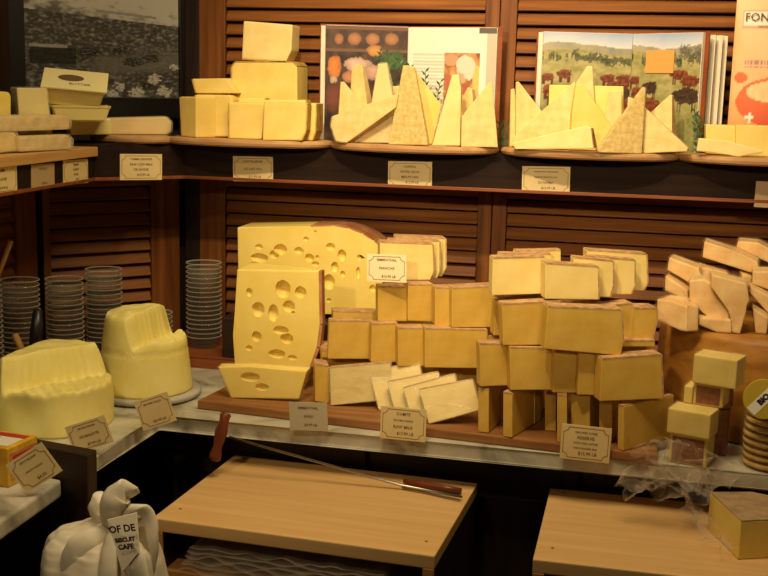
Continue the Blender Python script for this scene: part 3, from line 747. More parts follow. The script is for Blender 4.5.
e1 = slab('emmental_cheese', 'huge pale yellow half wheel with holes at the back', 'cheese', KE([(220, 95), (500, 90), (590, 88), (650, 98), (700, 118), (745, 145), (775, 175), (778, 420), (700, 432), (560, 428), (225, 422)]),
          yE, 0, .11, 'emm', 1.033, None, (1, 2, 3, 4, 5), 'emrind', bev=.003, rt=.0015)
he = [(128, 178, 16, 10)] and [(385, 190, 24, 20), (305, 222, 32, 17), (362, 210, 18, 15), (304, 180, 15, 10), (288, 243, 15, 6), (457, 195, 17, 13), (497, 222, 17, 15), (528, 220, 7, 8), (520, 246, 14, 10), (484, 150, 10, 9),
      (578, 180, 17, 14), (622, 213, 16, 22), (594, 258, 13, 20), (572, 315, 22, 28), (705, 203, 14, 20), (690, 222, 10, 12), (625, 285, 9, 12), (684, 280, 8, 22), (740, 340, 13, 14), (572, 385, 9, 8), (468, 268, 12, 8), (258, 272, 12, 7), (488, 285, 14, 8), (520, 120, 5, 3)]
Qe = yq(yE+.0)
holes(e1, [(180+x/3.84, 200+y/3.84, rx/3.5, ry/3.5) for x, y, rx, ry in he], Qe, 0)
yF = -.48
e2 = slab('emmental_cheese', 'upright emmental block with big holes and reddish rind side', 'cheese', [(237, 278), (319, 279.5), (320, 333), (317, 356), (310, 375), (305, 393), (236, 393), (233, 344)],
          yF, 0, .12, 'emm', .9205, None, (1, 2, 3), 'emrind', bev=.003, rt=.006, tr=.022)
h2l = [(395, 342, 31, 36), (463, 354, 23, 23), (300, 420, 26, 30), (358, 434, 21, 34), (418, 408, 24, 24), (266, 354, 13, 17), (294, 524, 20, 21), (388, 500, 32, 17), (410, 532, 26, 22), (434, 432, 8, 6),
       (265, 568, 14, 11), (372, 591, 34, 18), (432, 605, 18, 10), (288, 640, 20, 6)]
h2p = [(180+x/3.84, 200+y/3.84, rx/3.84, ry/3.84) for x, y, rx, ry in h2l]
holes(e2, h2p, yq(yF), 0)
e3 = slab('emmental_cheese', 'low trapezoid emmental offcut in front of the upright block', 'cheese', [(218, 367), (250, 367), (307, 371), (299, 399), (231, 398)],
          -.595, 4, .035, 'emm', .9205, None, None, bev=.003, wrap='film')
holes(e3, [(262, 387, 7, 4), (250, 377, 10, 5)], PLN(218, 367, yq(-.595), 0), 4)

# ------------------------------------------------------------------ sliced gruyere, middle group
gm = 'upright cheese slabs in the middle group'
def sl(label, px, y0, yaw, t, zs, g=gm, mat='gruyere', rind=(0,), tr=None, **k):
    return slab('cheese_slab', label, 'cheese', px, y0, yaw, t, mat, zs, g, rind, 'grind', tr, **k)
def ym(px, base): return base if px[1][0]-px[0][0] > 30 else base-4
sm_ = lambda label, px, y0, yaw, t, zs, **k: sl(label, px, y0-.012, yaw+20, t*.8, zs, **k)
ZM = [.9205, 1.014, 1.104, 1.189]
sm_('lowest row slab of the middle group, its narrow end showing at left', [(315, 365), (329, 367), (329, 404), (315, 402)], -.57, 0, .06, ZM[0])
sm_('long slab in the lowest middle row behind the wrapped white slab', [(321, 357), (398, 357.5), (398, 398), (321, 397)], -.49, 0, .04, ZM[0])
sm_('long slab in the lowest middle row behind the leaning packets', [(372, 362), (480, 363), (480, 404), (372, 403)], -.50, 0, .04, ZM[0])
sm_('slab lying on the lowest middle row, its rind edge showing', [(322, 353), (374, 353.5), (374, 360), (322, 360)], -.50, 3, .12, ZM[1]-.008)
sm_('slab at the left end of the second middle row', [(329.5, 317), (372, 317), (371, 355), (328, 355)], -.53, 0, .035, ZM[1])
sm_('narrow slab second from left in the second middle row', [(372, 319), (398, 318), (398, 357), (371, 357)], -.535, 4, .04, ZM[1])
sm_('slab with pale left edge, third in the second middle row', [(398, 323), (425, 323), (425, 361), (398, 361)], -.55, 0, .05, ZM[1])
sm_('widest slab at the right end of the second middle row', [(425, 324), (488, 325.5), (488, 364), (425, 363)], -.555, 0, .05, ZM[1])
sm_('slab behind the second middle row, only its top rind showing', [(333, 313), (432, 316), (432, 352), (333, 350)], -.45, 0, .05, ZM[1])
sm_('slab under the price card in the third middle row', [(378, 283), (409, 283), (408, 317), (378, 317)], -.51, 0, .05, ZM[2])
sm_('slab with light rind top, second in the third middle row', [(408, 282), (434, 282), (434, 319), (408, 318)], -.50, 6, .05, ZM[2])
sm_('thin slab, third in the third middle row', [(435, 283), (452, 283), (452, 321), (435, 321)], -.52, 0, .05, ZM[2])
sm_('wide slab at the right end of the third middle row', [(452, 282), (495, 280), (495, 321), (452, 321)], -.53, 4, .055, ZM[2])
sm_('brighter slab on top of the middle group beside the holed wheel', [(380, 240), (433, 242), (434, 270), (430, 278), (380, 278)], -.46, 0, .05, ZM[3], mat='gruyere2', rind=(0, 1))
sm_('rearmost slab on top of the middle group, right end rounded', [(396, 236), (446, 238), (446, 268), (442, 276), (396, 276)], -.40, 0, .05, ZM[3], mat='gruyere2', rind=(0, 1))
sm_('slab between the two top slabs of the middle group', [(388, 238), (440, 240), (440, 270), (437, 277), (388, 277)], -.43, 0, .025, ZM[3], mat='gruyere2', rind=(0, 1))

# wrapped slices in front
gp = 'shrink wrapped pale slices at the front of the board'
pk = lambda label, px, y0, yaw, t, lean=-24, **k: slab('wrapped_slice', label, 'cheese', px, y0, yaw, t, 'sliced', .921, gp, (0,), 'grind', wrap='shrink', bev=.002, lean=lean, **k)
pk('wide wrapped slab standing at the left of the pale slices', [(329, 372), (390, 367), (391, 403), (331, 409)], -.59, 8, .02, lean=-6)
pk('leftmost leaning slice of the fanned wrapped slices', [(367, 378), (418, 369), (424, 405), (379, 417)], -.60, 6, .012)
pk('second leaning slice of the fanned wrapped slices', [(386, 381), (437, 371), (444, 404), (396, 414)], -.625, 6, .012)
pk('third leaning slice with bright glare in the fan', [(402, 387), (454, 373), (462, 405), (412, 418)], -.645, 6, .012)
pk('front slice of the fan, its large glossy face showing', [(418, 390), (472, 380), (481, 410), (429, 424)], -.668, 6, .014)

# ------------------------------------------------------------------ sliced gruyere, right pile
gr = 'upright cheese slabs in the tall right pile'
KR = lambda p: crop(470, 230, 3.84, p)
KS = lambda p: crop(470, 340, 3.84, p)
ZR = [.9205, 1.020, 1.112, 1.206]
sr_ = lambda label, px, y0, yaw, t, zs, **k: sl(label, px, y0-.012, yaw+18, t*.8, zs, g=gr, **k)
# bottom row, long faces receding
def recede(label, xl, xr, yt, yb, y0, turn, L, zs):
    """slab whose narrow nose faces us between xl..xr and whose length runs back"""
    o = sl(label, [(xl, yt), (xr, yt+.5), (xr, yb+.5), (xl, yb)], y0, 0, L, zs, g=gr)
    o.rotation_euler.z = radians(-turn); return o
for o_, a in ((None, 0),): pass
recede('leftmost slab of the bottom row, narrow end forward', 478, 489, 391, 434, -.69, 10, .15, ZR[0])
recede('second slab of the bottom row, face turned to the right', 503, 513, 393, 437, -.705, 18, .16, ZR[0])
recede('third slab of the bottom row, set back in shadow', 545, 556, 392, 428, -.64, 6, .14, ZR[0])
recede('thin fourth slab standing behind the front price card', 557, 567, 397, 444, -.715, -2, .16, ZR[0])
recede('fifth slab of the bottom row, set back behind the card', 571, 590, 396, 440, -.68, 8, .14, ZR[0])
recede('sixth slab of the bottom row beside the last one', 599, 612, 400, 443, -.68, 8, .15, ZR[0])
recede('last slab of the bottom row at the right end of the board', 618, 626, 405, 449, -.722, 42, .15, ZR[0])
recede('slab hidden deep behind the second slab of bottom row', 523, 535, 392, 428, -.60, 4, .14, ZR[0])
recede('slab standing behind the last slab of the bottom row', 640, 655, 396, 437, -.62, 5, .14, ZR[0])
# second row
sr_('left slab of the second row with a pale left edge', KS([(36, 20), (148, 22), (150, 180), (40, 185)]), -.69, 3, .04, ZR[1])
sr_('second slab of the second row', KS([(152, 25), (322, 30), (325, 188), (155, 190)]), -.70, 0, .05, ZR[1])
sr_('third, narrow slab of the second row', KS([(325, 38), (413, 40), (412, 200), (318, 198)]), -.695, 0, .06, ZR[1])
sr_('fourth slab of the second row, tucked behind the largest', KS([(420, 45), (508, 48), (508, 215), (412, 212)]), -.70, 0, .05, ZR[1])
sr_('largest slab of the second row, at its right end', KS([(505, 72), (735, 55), (742, 225), (498, 235)]), -.73, 3, .045, ZR[1], rind=(0, 1))
sr_('slab lying flat on the second row at right, upper', [(622, 333), (654, 334), (654, 340), (622, 340)], -.60, 3, .10, ZR[1]+.112)
sr_('slab lying flat on the second row at right, lower', [(622, 343), (655, 343), (655, 349), (622, 349)], -.63, 3, .10, ZR[1]+.090)
sr_('wide slab behind the second row supporting those above', [(505, 347), (650, 348), (650, 390), (505, 388)], -.61, 0, .05, ZR[1])
sr_('short slab showing left of the second row', KR([(82, 392), (125, 392), (125, 430), (82, 430)]), -.60, 0, .04, ZR[1]+.06)
# third row
sr_('left slab of the third row, slightly tilted', KR([(122, 270), (350, 258), (350, 425), (128, 428)]), -.70, 2, .04, ZR[2])
sr_('slab behind the left of the third row, pale left edge', KR([(100, 238), (375, 225), (375, 370), (92, 370)]), -.61, 0, .05, ZR[2])
sr_('slab behind the centre of the third row', KR([(290, 245), (500, 238), (500, 380), (290, 380)]), -.62, 0, .045, ZR[2])
sr_('darkest slab jutting out in the middle of the pile', KR([(300, 280), (585, 292), (590, 420), (580, 468), (285, 442)]), -.745, 0, .05, ZR[2]-.004, rind=(0, 1))
sr_('slab with rounded right end in the third row', KR([(465, 266), (625, 248), (628, 350), (600, 402), (465, 402)]), -.63, 4, .05, ZR[2], rind=(0, 1, 2))
sr_('slab at the far right of the third row', KR([(628, 262), (720, 262), (722, 300), (700, 398), (612, 395)]), -.60, 0, .06, ZR[2], rind=(0, 1, 2))
# top row
sr_('front left slab of the top row', KR([(88, 95), (288, 90), (290, 232), (84, 238)]), -.66, 0, .045, ZR[3], mat='gruyere2')
sr_('middle slab behind the front left slab of the top row', KR([(115, 76), (312, 76), (312, 220), (115, 220)]), -.61, 0, .035, ZR[3], mat='gruyere2')
sr_('rearmost slab at the left of the top row', KR([(175, 64), (350, 60), (350, 210), (175, 210)]), -.57, 0, .03, ZR[3], mat='gruyere2')
sr_('front slab at the centre of the top row', KR([(290, 95), (495, 108), (497, 235), (290, 232)]), -.67, 0, .045, ZR[3], mat='gruyere2', rind=(0, 1))
sr_('slab just behind the centre slab of the top row', KR([(400, 84), (552, 98), (552, 190), (540, 236), (400, 232)]), -.62, 0, .035, ZR[3], mat='gruyere2', rind=(0, 1, 2))
sr_('slab third from the back in the top row at right', KR([(450, 80), (635, 94), (635, 190), (620, 226), (450, 225)]), -.58, 0, .035, ZR[3], mat='gruyere2', rind=(0, 1, 2))
sr_('rearmost rounded slab at the right end of top row', KR([(450, 64), (680, 80), (683, 190), (668, 221), (450, 215)]), -.535, 0, .04, ZR[3], mat='gruyere2', rind=(0, 1, 2))

# ------------------------------------------------------------------ big wheel and the wrapped wedges on it
bm = bmesh.new(); R = .262
lathe(bm, [(R-.012, 0), (R-.003, .010), (R, .05), (R+.002, .11), (R, .17), (R-.003, .215), (R-.012, .227)], 0, 0, 96)
wh = ob('whole_cheese', bm, 'wheel', None, (1.030, -.325, .9006), 0, False)
for p in wh.data.polygons: p.use_smooth = len(p.vertices) == 4
tag(wh, 'large whole cheese wheel with golden brown rind at right', 'cheese')
WZ = .9006+.2275
KW = lambda p: crop(640, 230, 6, p)
gt = 'wrapped tan cheese wedges heaped on the big wheel'
def tw(label, px, y0, yaw, t, zs, tilt=None):
    o = slab('wrapped_wedge', label, 'cheese', px, y0, yaw, t, 'tan', zs, gt, None, wrap='film', bev=.004)
    if tilt: o.rotation_euler.y = radians(tilt)
    return o
tw('squarish wrapped wedge at the left front edge of the wheel', KW([(100, 425), (180, 432), (285, 470), (285, 622), (240, 615), (100, 550)]), -.50, -25, .07, WZ)
tw('wrapped wedge end with a darker face beside the front left wedge', KW([(285, 462), (352, 470), (348, 620), (285, 625)]), -.53, 10, .05, WZ)
tw('slim wrapped wedge lowest at the left of the heap', KW([(150, 295), (285, 385), (285, 450), (145, 385)]), -.40, -15, .06, WZ+.045)
tw('tilted wedge at the top left of the heap', KW([(172, 196), (350, 262), (385, 375), (330, 372), (160, 272)]), -.38, -12, .06, WZ+.075)
tw('broad wedge in the centre left front of the heap', KW([(290, 378), (380, 372), (515, 455), (530, 560), (530, 640), (430, 628), (290, 500)]), -.49, -10, .07, WZ+.018)
tw('flat piece lying under the centre left wedge', KW([(345, 545), (545, 560), (548, 642), (460, 638), (350, 590)]), -.515, -5, .06, WZ)
tw('wedge pointing down towards us in the centre', KW([(430, 290), (640, 345), (655, 450), (620, 510), (600, 650), (550, 640), (540, 500), (425, 370)]), -.52, 0, .07, WZ)
tw('short wedge half hidden behind the centre of the heap', KW([(360, 228), (530, 270), (530, 400), (385, 385)]), -.36, 0, .06, WZ+.055)
tw('long wedge lying across the top of the heap', KW([(380, 132), (560, 190), (700, 255), (712, 305), (660, 322), (370, 228)]), -.33, -8, .07, WZ+.105)
tw('wedge at the back right of the heap', KW([(580, 155), (700, 165), (830, 235), (830, 320), (570, 195)]), -.27, -8, .07, WZ+.11)
tw('small chunk bridging the gap below the long top wedge', KW([(605, 300), (670, 320), (665, 385), (605, 375)]), -.36, 0, .05, WZ+.075)
tw('upper wedge at the right edge of the heap', KW([(670, 322), (850, 325), (850, 460), (665, 400)]), -.42, -6, .07, WZ+.075)
tw('lower right wedge resting on the rim of the wheel', KW([(655, 400), (850, 500), (850, 580), (760, 560), (660, 450)]), -.46, -6, .06, WZ+.035)
tw('wedge end standing on the rim at right', KW([(672, 500), (770, 560), (755, 660), (690, 655)]), -.50, -6, .05, WZ)

# ------------------------------------------------------------------ wrapped blocks in front of the wheel
gb = 'wrapped cheese blocks stacked before the big wheel'
def cblock(label, pts, z0, h, mat='blockc', front=None, name='cheese_block', wrap='film'):
    """pts: front-left, front-right, depth (m); box turned so that its front bottom edge joins the two floor points"""
    (ax, ay), (bx, by), dep = pts
    A = PZ(ax, ay, z0); B = PZ(bx, by, z0)
    d = B-A; W = d.length; an = math.atan2(d.y, d.x)
    bm = bmesh.new(); box(bm, 0, W, 0, dep, 0, h, .003); o = ob(name, bm, mat, None, A, an)
    tag(o, label, 'cheese', gb)
    if front:
        bm = bmesh.new(); box(bm, .006, W-.006, -.0012, .001, .006, h-.004); ob('rind', bm, front, o)
    bm = bmesh.new(); box(bm, -.002, W+.002, -.003, dep+.002, .0003, h+.002, .002); ob('plastic_wrap', bm, wrap, o)
    return o
z = .9006
def fz(x, y, yy): return PLN(x, y, yq(yy), 0).z
def stackblk(label, xl, xr, yt, yb, yy, yaw, dep, zb, zt, mat='blockc', front=None):
    Q = PLN(xl, yb, yq(yy), 0); a = radians(yaw); B = PLN(xr, yb, Q, a); W = (Vector(B.xy)-Vector(Q.xy)).length
    bm = bmesh.new(); box(bm, 0, W, 0, dep, 0, zt-zb, .003); o = ob('cheese_block', bm, mat, None, (Q.x, Q.y, zb), a)
    tag(o, label, 'cheese', gb)
    if front:
        bm = bmesh.new(); box(bm, .006, W-.006, -.0012, .001, .004, zt-zb-.006); ob('rind', bm, front, o)
    bm = bmesh.new(); box(bm, -.002, W+.002, -.003, dep+.002, .0003, zt-zb+.002, .002); ob('plastic_wrap', bm, 'film', o)
    return o
y_ = -.70
za = .9006; zb_ = fz(666, 432, -.715); zc = fz(668, 413, -.715); 
stackblk('bottom block of the small stack, brown rind facing forward', 668, 706, 432, 462, -.715, -18, .06, za, zb_, 'blockc', 'redrind')
stackblk('pale yellow block across the lower part of the small stack', 666, 709, 409, 438, -.72, -20, .06, zb_+.001, zc+.012)
zc2 = zc+.013
zd = fz(692, 383, -.69)
stackblk('brown rinded block in the upper part of the small stack', 692, 722, 380, 410, -.68, -18, .06, zc2, zd, 'blockc', 'redrind')
stackblk('little pale block beside the brown rinded block', 683, 692, 388, 402, -.675, -18, .05, zc2, zc2+.035)
ze = fz(693, 355, -.69)
stackblk('topmost pale yellow block of the small stack', 692, 736, 356, 380, -.69, -22, .06, zd+.001, ze+.002)

stackblk('tall dark brown wrapped block standing behind the small stack, lower', 704, 726, 400, 446, -.64, -10, .045, .9006, .9006+.095, 'redrind')
stackblk('dark brown wrapped block behind the small stack, upper', 712, 730, 385, 420, -.64, -10, .045, .9006+.098, .9006+.170, 'redrind')

# round crispbread pack with yellow round label
base = PZ(775, 474, .9006)
root = empty('crispbread_pack', (base.x+.0, base.y+.055, .9006)); tag(root, 'clear pack of round crispbreads with a round yellow label on top', 'crispbread pack')
for k in range(9):
    bm = bmesh.new(); lathe(bm, [(.05, 0), (.058, .003), (.058, .009), (.05, .012)], rnd.uniform(-.002, .002), rnd.uniform(-.002, .002), 32)
    ob('crispbread', bm, 'cracker', root, (0, 0, .002+k*.0145), 0, True)
bm = bmesh.new(); lathe(bm, [(.062, 0), (.063, .07), (.061, .14), (.03, .158)], 0, 0, 32, True); ob('plastic_wrap', bm, 'film', root, (0, 0, .001), 0, True)
bm = bmesh.new(); lathe(bm, [(.037, 0), (.0385, .002), (.037, .004)], 0, 0, 40); l_ = ob('round_label', bm, 'yellow', root, (-.034, -.066, .150), 0)
l_.rotation_euler = (radians(80), 0, radians(-8))
text('lettering', 'BIO', .015, 'blackh', l_, 0, .0052, 0, bold=.001, rot=(0, 0, radians(50)))
bm = bmesh.new(); box(bm, -.034, .034, -.010, .010, .0042, .0048); t_ = ob('label_band', bm, 'whitepack', l_); t_.rotation_euler.z = radians(50)

# ------------------------------------------------------------------ butter mounds
def mound(name, label, cx, cy, z0, R0, R1, hfun, sx=1, sy=1, rz=0, wob=.0):
    """tapered mound; hfun(x, y) in -1..1 gives its height"""
    bm = bmesh.new(); NT, NS, NR = 160, 22, 64
    def out(th, zf):
        r = R0+(R1-R0)*zf; return r*(1+wob*noise.noise(Vector((cos(th)*1.5, sin(th)*1.5, zf*2))))
    H = .2; rings = []
    edge = []
    for i in range(NT):
        th = 2*pi*i/NT; edge.append(hfun(cos(th)*.97, sin(th)*.97))
    for s in range(NS+1):
        f = s/NS; row = []
        for i in range(NT):
            th = 2*pi*i/NT; z = edge[i]*f; r = out(th, z/H)
            if f > .93: r -= .004*(f-.93)/.07
            seam = .0025*math.exp(-((z-.098)/.002)**2)
            row.append(bm.verts.new((sx*(r-seam)*cos(th), sy*(r-seam)*sin(th), z)))
        rings.append(row)
    for q in range(1, NR+1):
        g = 1-q/NR; row = []
        if q == NR: break
        for i in range(NT):
            th = 2*pi*i/NT; r = (out(th, edge[i]/H)-.004)*g
            row.append(bm.verts.new((sx*r*cos(th), sy*r*sin(th), hfun(g*.97*cos(th), g*.97*sin(th)))))
        rings.append(row)
    for a, b in zip(rings, rings[1:]):
        for i in range(NT): bm.faces.new((a[i], a[(i+1) % NT], b[(i+1) % NT], b[i]))
    c = bm.verts.new((0, 0, hfun(0, 0)))
    for i in range(NT): bm.faces.new((rings[-1][i], rings[-1][(i+1) % NT], c))
    bm.faces.new(rings[0][::-1])
    o = ob(name, bm, 'butter', None, (cx, cy, z0), rz, True)
    return tag(o, label, 'butter', 'butter mounds on the left worktop')
def sm(a, b, x): t = max(0, min(1, (x-a)/(b-a))); return t*t*(3-2*t)
def h1(x, y):
    rim = x*x+y*y
    d = x*1.0-y*.09-.26                     # scooped away at the right front
    rip = .0015*sin(30*y)
    hi = .188+.004*noise.noise(Vector((x*3, y*3, 0)))-.010*sm(.6, 1, math.sqrt(rim))
    lo = .126+.006*noise.noise(Vector((x*2.4, y*2.4, 4)))+rip
    dd = d+.04*noise.noise(Vector((x*3, y*3, 2)))+.003*sin(38*y)+.25*(y+.2)**2*(1 if y < 0 else .3)
    return hi+(lo-hi)*sm(-.12, .10, dd)**.8-.014*sm(.22, .0, abs(dd-.14))
bm = bmesh.new(); lathe(bm, [(.108, 0), (.122, .004), (.125, .012), (.121, .016), (.0, .016)], 0, 0, 64, False)
tag(ob('stone_platter', bm, 'platter', None, (-.390, -.550, .9006), 0, True), 'round grey stone platter under the taller butter mound', 'platter')
mound('butter_mound', 'tall rounded butter mound scooped on the right, on a platter', -.395, -.548, .917, .110, .086, h1, wob=.015)
def h2f(x, y):
    d = x*.87-y*.50-.02
    rip = .002*sin(26*(x+y))
    hi = .152+.006*noise.noise(Vector((x*3, y*3, 8)))-.03*sm(.55, 1, -x)
    lo = .092+.007*noise.noise(Vector((x*3, y*3, 3)))+rip
    dd = d+.06*noise.noise(Vector((x*2.5, y*2.5, 12)))+.003*sin(30*(x+y))
    return hi+(lo-hi)*sm(-.13, .11, dd)**.8-.010*sm(.25, .0, abs(dd-.16))
mound('butter_mound', 'rough butter mound cut low at the front, far left', -.495, -.80, .9008, .132, .115, h2f, 1.0, 1.0, radians(0), wob=.10)
# utensils near it
bm = bmesh.new(); tube(bm, [(0, 0, 0), (.004, .01, .07), (.006, .016, .12)], [.012, .015, .011], 12)
p = PLN(33, 345, yq(-.66), 0)
kn = ob('spatula', bm, 'blackh', None, (p.x, -.66, .985), 0, True); tag(kn, 'black handled spatula standing up behind the left butter mound', 'utensil')
bm = bmesh.new(); box(bm, -.010, .010, -.001, .001, -.084, .004); ob('blade', bm, 'steel', kn)
q1, q2 = PLN(28, 362, yq(-.62), 0), PLN(15, 335, yq(-.60), 0)
bm = bmesh.new(); tube(bm, [(q1.x+.01, q1.y, .93), q1, q2], [.005, .007, .008], 10); tag(ob('wooden_spreader', bm, 'stick', None, None, 0, True), 'short pale wooden spreader handle poking up behind the left butter', 'utensil')
q1, q2 = PLN(-2, 276, yq(-.55), 0), PLN(11, 241, yq(-.55), 0); q0 = q1+(q1-q2)*2.2
bm = bmesh.new(); tube(bm, [(q0.x, q0.y, .93), q1, q2], [.005, .005, .006], 10); tag(ob('wooden_stick', bm, 'stick', None, None, 0, True), 'light wooden stick leaning in the cups at the far left edge', 'utensil')

# ------------------------------------------------------------------ stacks of clear plastic cups
bm = bmesh.new(); lathe(bm, [(.038, .0), (.0395, .002), (.0475, .030)], 0, 0, 28, False)
vb = bm.verts.new((0, 0, 0)); bm.verts.ensure_lookup_table()
for i in range(28): bm.faces.new((bm.verts[i], vb, bm.verts[(i+1) % 28]))
cup0 = ob('plastic_cup', bm, 'cup', None, (0, 0, -1), 0, True)
bm = bmesh.new()
for i in range(28):
    pass
lathe(bm, [(.0475, .0285), (.0505, .0290), (.0510, .0300), (.0505, .0312), (.0478, .0312), (.0475, .0285)], 0, 0, 28, False)
rim0 = ob('rim', bm, 'rim', cup0, None, 0, True)
used = [False]
def cupstack(x, y, z0, n, lab, grp, pitch=.0122, s=.93):
    for k in range(n):
        if not used[0]: c, r = cup0, rim0; used[0] = True
        else:
            c = cup0.copy(); COL.objects.link(c); r = rim0.copy(); COL.objects.link(r); r.parent = c
        c.location = (x, y, z0+k*pitch); c.scale = (s, s, 1)
        tag(c, lab, 'cup', grp)
for px_, pyb, yt, lab, grp in ((204, 346, 253, 'clear plastic cup in the tall stack nearest the holed cheese', 'cups in the tall stack by the holed cheese'),
                              (105, 350, 264, 'clear plastic cup in the stack directly behind the tall butter mound', 'cups in the stack behind the tall butter'),
                              (66, 357, 271, 'clear plastic cup in the stack between the two butter mounds', 'cups in the stack between the butters'),
                              (22, 366, 274, 'clear plastic cup in the stack behind the left butter mound', 'cups in the stack behind the left butter'),
                              (-16, 374, 272, 'clear plastic cup in the stack cut off by the left edge', 'cups in the stack at the left edge')):
    p = PZ(px_, pyb, .9285); ztp = PLN(px_, yt+5, p, 0).z
    cupstack(p.x, p.y, .9286, max(5, int((ztp-.9286-.03)/.0122)+1), lab, grp)
p = PZ(155, 346, .9285); cupstack(p.x, p.y, .9286, 6, 'clear plastic cup in the short stack behind the tall butter', 'cups in the short stack')

# ------------------------------------------------------------------ standing price cards
gc = 'price cards standing on the worktop'
card([(367, 254), (407, 255), (406, 283), (367, 281)], yq(-.535), 0, ['EMMENTHAL', 'FRANCAIS', '$10.99 LB'], 'bright price card standing on the slabs before the holed wheel', 'cardb', group=gc)
card([(290, 402), (328, 403), (327, 431), (289, 430)], yq(-.722), 0, ['EMMENTHAL', 'SWISS', '$9.99 LB'], 'plain greyish white price card on the marble edge, no border', 'cardw', group=gc, border=False)
card([(382, 405.5), (428, 410.5), (424, 442), (379, 438)], yq(-.730), 0, ['COMTE', 'FRUITIERE RESERVE', 'RAW MILK', '$17.99 LB'], 'price card before the fanned wrapped slices', group=gc)
card([(563, 424), (612, 428.5), (609, 464), (558.5, 457.5)], yq(-.742), 0, ['GRUYERE SUISSE', 'RESERVE', 'CAVE AGED ALPAGE', 'UNPASTEURIZED MILK', '$15.99 LB'], 'price card at the foot of the tall right pile of slabs', group=gc)
card([(134, 402), (169, 391), (175, 421), (143, 431)], PZ(144, 431, .901), 20, ['BEURRE DOUX', '$6.99 LB'], 'tilted price card leaning by the tall butter mound', group=gc)
card([(65, 427), (105, 415), (113, 442), (74, 455)], PZ(75, 455, .901), 20, ['BEURRE DEMI SEL', 'DE BARATTE', '$7.99 LB'], 'tilted price card leaning by the left butter mound', group=gc)
card([(8, 462), (46, 442), (58, 471), (24, 497)], PZ(25, 497, .901), 25, ['PETIT BEURRE', 'BISCUITS NANTAIS', '$4.50'], 'tilted price card in front of the gold biscuit box', group=gc)

# gold biscuit box
A = PZ(7, 492, .9006)+Vector((-.008, .02, 0)); hb = PLN(7, 449, A, 0).z-.9006
root = empty('biscuit_box', A, radians(82)); tag(root, 'gold and red biscuit box on the far left marble', 'box')
bm = bmesh.new(); box(bm, 0, .085, 0, .20, 0, hb, .002); bx = ob('carton', bm, 'goldfoil', root)
bm = bmesh.new(); box(bm, .012, .056, .01, .19, hb+.0002, hb+.0008); ob('label_panel', bm, 'whitepack', root)
bm = bmesh.new(); box(bm, .060, .076, .01, .19, hb+.0002, hb+.0008); ob('red_stripe', bm, 'redpack', root)
text('lettering', 'BISCUITS', .018, 'redpack', root, .023, hb+.0010, .09, rot=(0, 0, radians(-90)))
text('lettering', 'NANTAIS', .018, 'redpack', root, .046, hb+.0010, .09, rot=(0, 0, radians(-90)))
bm = bmesh.new(); box(bm, .006, .079, -.0012, .0004, .012, hb-.010); ob('side_panel', bm, 'tandark', root)
bm = bmesh.new(); box(bm, .012, .073, -.0018, -.001, hb-.032, hb-.016); ob('side_stripe', bm, 'redpack', root)

# ------------------------------------------------------------------ small tables
def table(label, x0, x1, y0, y1, zt, rz=0, mid=True):
    r = empty('wooden_stand', (x0, y0, 0), rz); tag(r, label, 'stand')
    W, D = x1-x0, y1-y0
    bm = bmesh.new(); box(bm, 0, W, 0, D, zt-.026, zt, .0025); tp = ob('top', bm, 'birch', r)
    for a, b in ((.03, .03), (W-.03, .03), (.03, D-.05), (W-.03, D-.05)):
        bm = bmesh.new(); lathe(bm, [(.003, zt+.0001), (.003, zt+.0005)], a, b+.03, 12); ob('screw_plug', bm, 'print', tp)
    for a in (0.001, W-.021):
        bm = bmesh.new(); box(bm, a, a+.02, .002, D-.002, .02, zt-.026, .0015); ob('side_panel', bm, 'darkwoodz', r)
        bm = bmesh.new(); box(bm, a-.0003, a+.0203, -.001, .004, .02, zt-.026, .0005); ob('edge_strip', bm, 'birchend', r)
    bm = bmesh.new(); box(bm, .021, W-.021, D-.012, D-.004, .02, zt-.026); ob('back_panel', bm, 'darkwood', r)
    for zz in (zt-.105, zt-.30, .04):
        bm = bmesh.new(); box(bm, .021, W-.021, .006, D-.012, zz-.018, zz, .001); ob('shelf_board', bm, 'birchend', r)
    return r
ZT = .80
table('pale birch stand in the centre with a knife on top', -.175, .378, -1.026, -.626, ZT, radians(-3.8))
table('pale birch stand at right with a cheese piece on top', .548, 1.25, -1.03, -.65, ZT, radians(-1))
# knife: two handles and thin blade
hA, hB = PLN(226, 413, yq(-.757), 0), PLN(214, 461, yq(-.785), 0)
root = empty('cheese_knife', (hA.x, hA.y, hB.z)); tag(root, 'long two handled cheese knife with red brown handle', 'knife')
bm = bmesh.new(); v0 = Vector(hB)-root.location; v1 = Vector(hA)-root.location
tube(bm, [v0, v0.lerp(v1, .04), v0.lerp(v1, .12), v0.lerp(v1, .3), v0.lerp(v1, .5), v0.lerp(v1, .62), v0.lerp(v1, .8), v0.lerp(v1, .96), v1], [.007, .0125, .013, .0095, .0125, .0135, .0095, .012, .009], 16)
ob('handle', bm, 'handle', root, None, 0, True)
s0 = PLN(229, 437, yq(-.77), 0)-root.location; s1 = PZ(400, 485, ZT+.010)-root.location; s2 = PZ(462, 497, ZT+.008)-root.location
bm = bmesh.new(); tube(bm, [s0, s1, s2], [.003, .0028, .003], 8); ob('blade_spine', bm, 'steel', root, None, 0, True)
e0 = PZ(402, 487, ZT+.004)-root.location; e1_ = PZ(460, 500, ZT+.004)-root.location
bm = bmesh.new(); tube(bm, [e0, e1_], .0022, 8); ob('blade_edge', bm, 'steel', root)
b0 = PZ(404, 481, ZT+.008)-root.location; b1_ = PZ(461, 491, ZT+.008)-root.location
bm = bmesh.new(); tube(bm, [b0, b0.lerp(b1_, .3), b0.lerp(b1_, .7), b1_], [.005, .007, .007, .006], 12); ob('handle', bm, 'handle', root, None, 0, True)

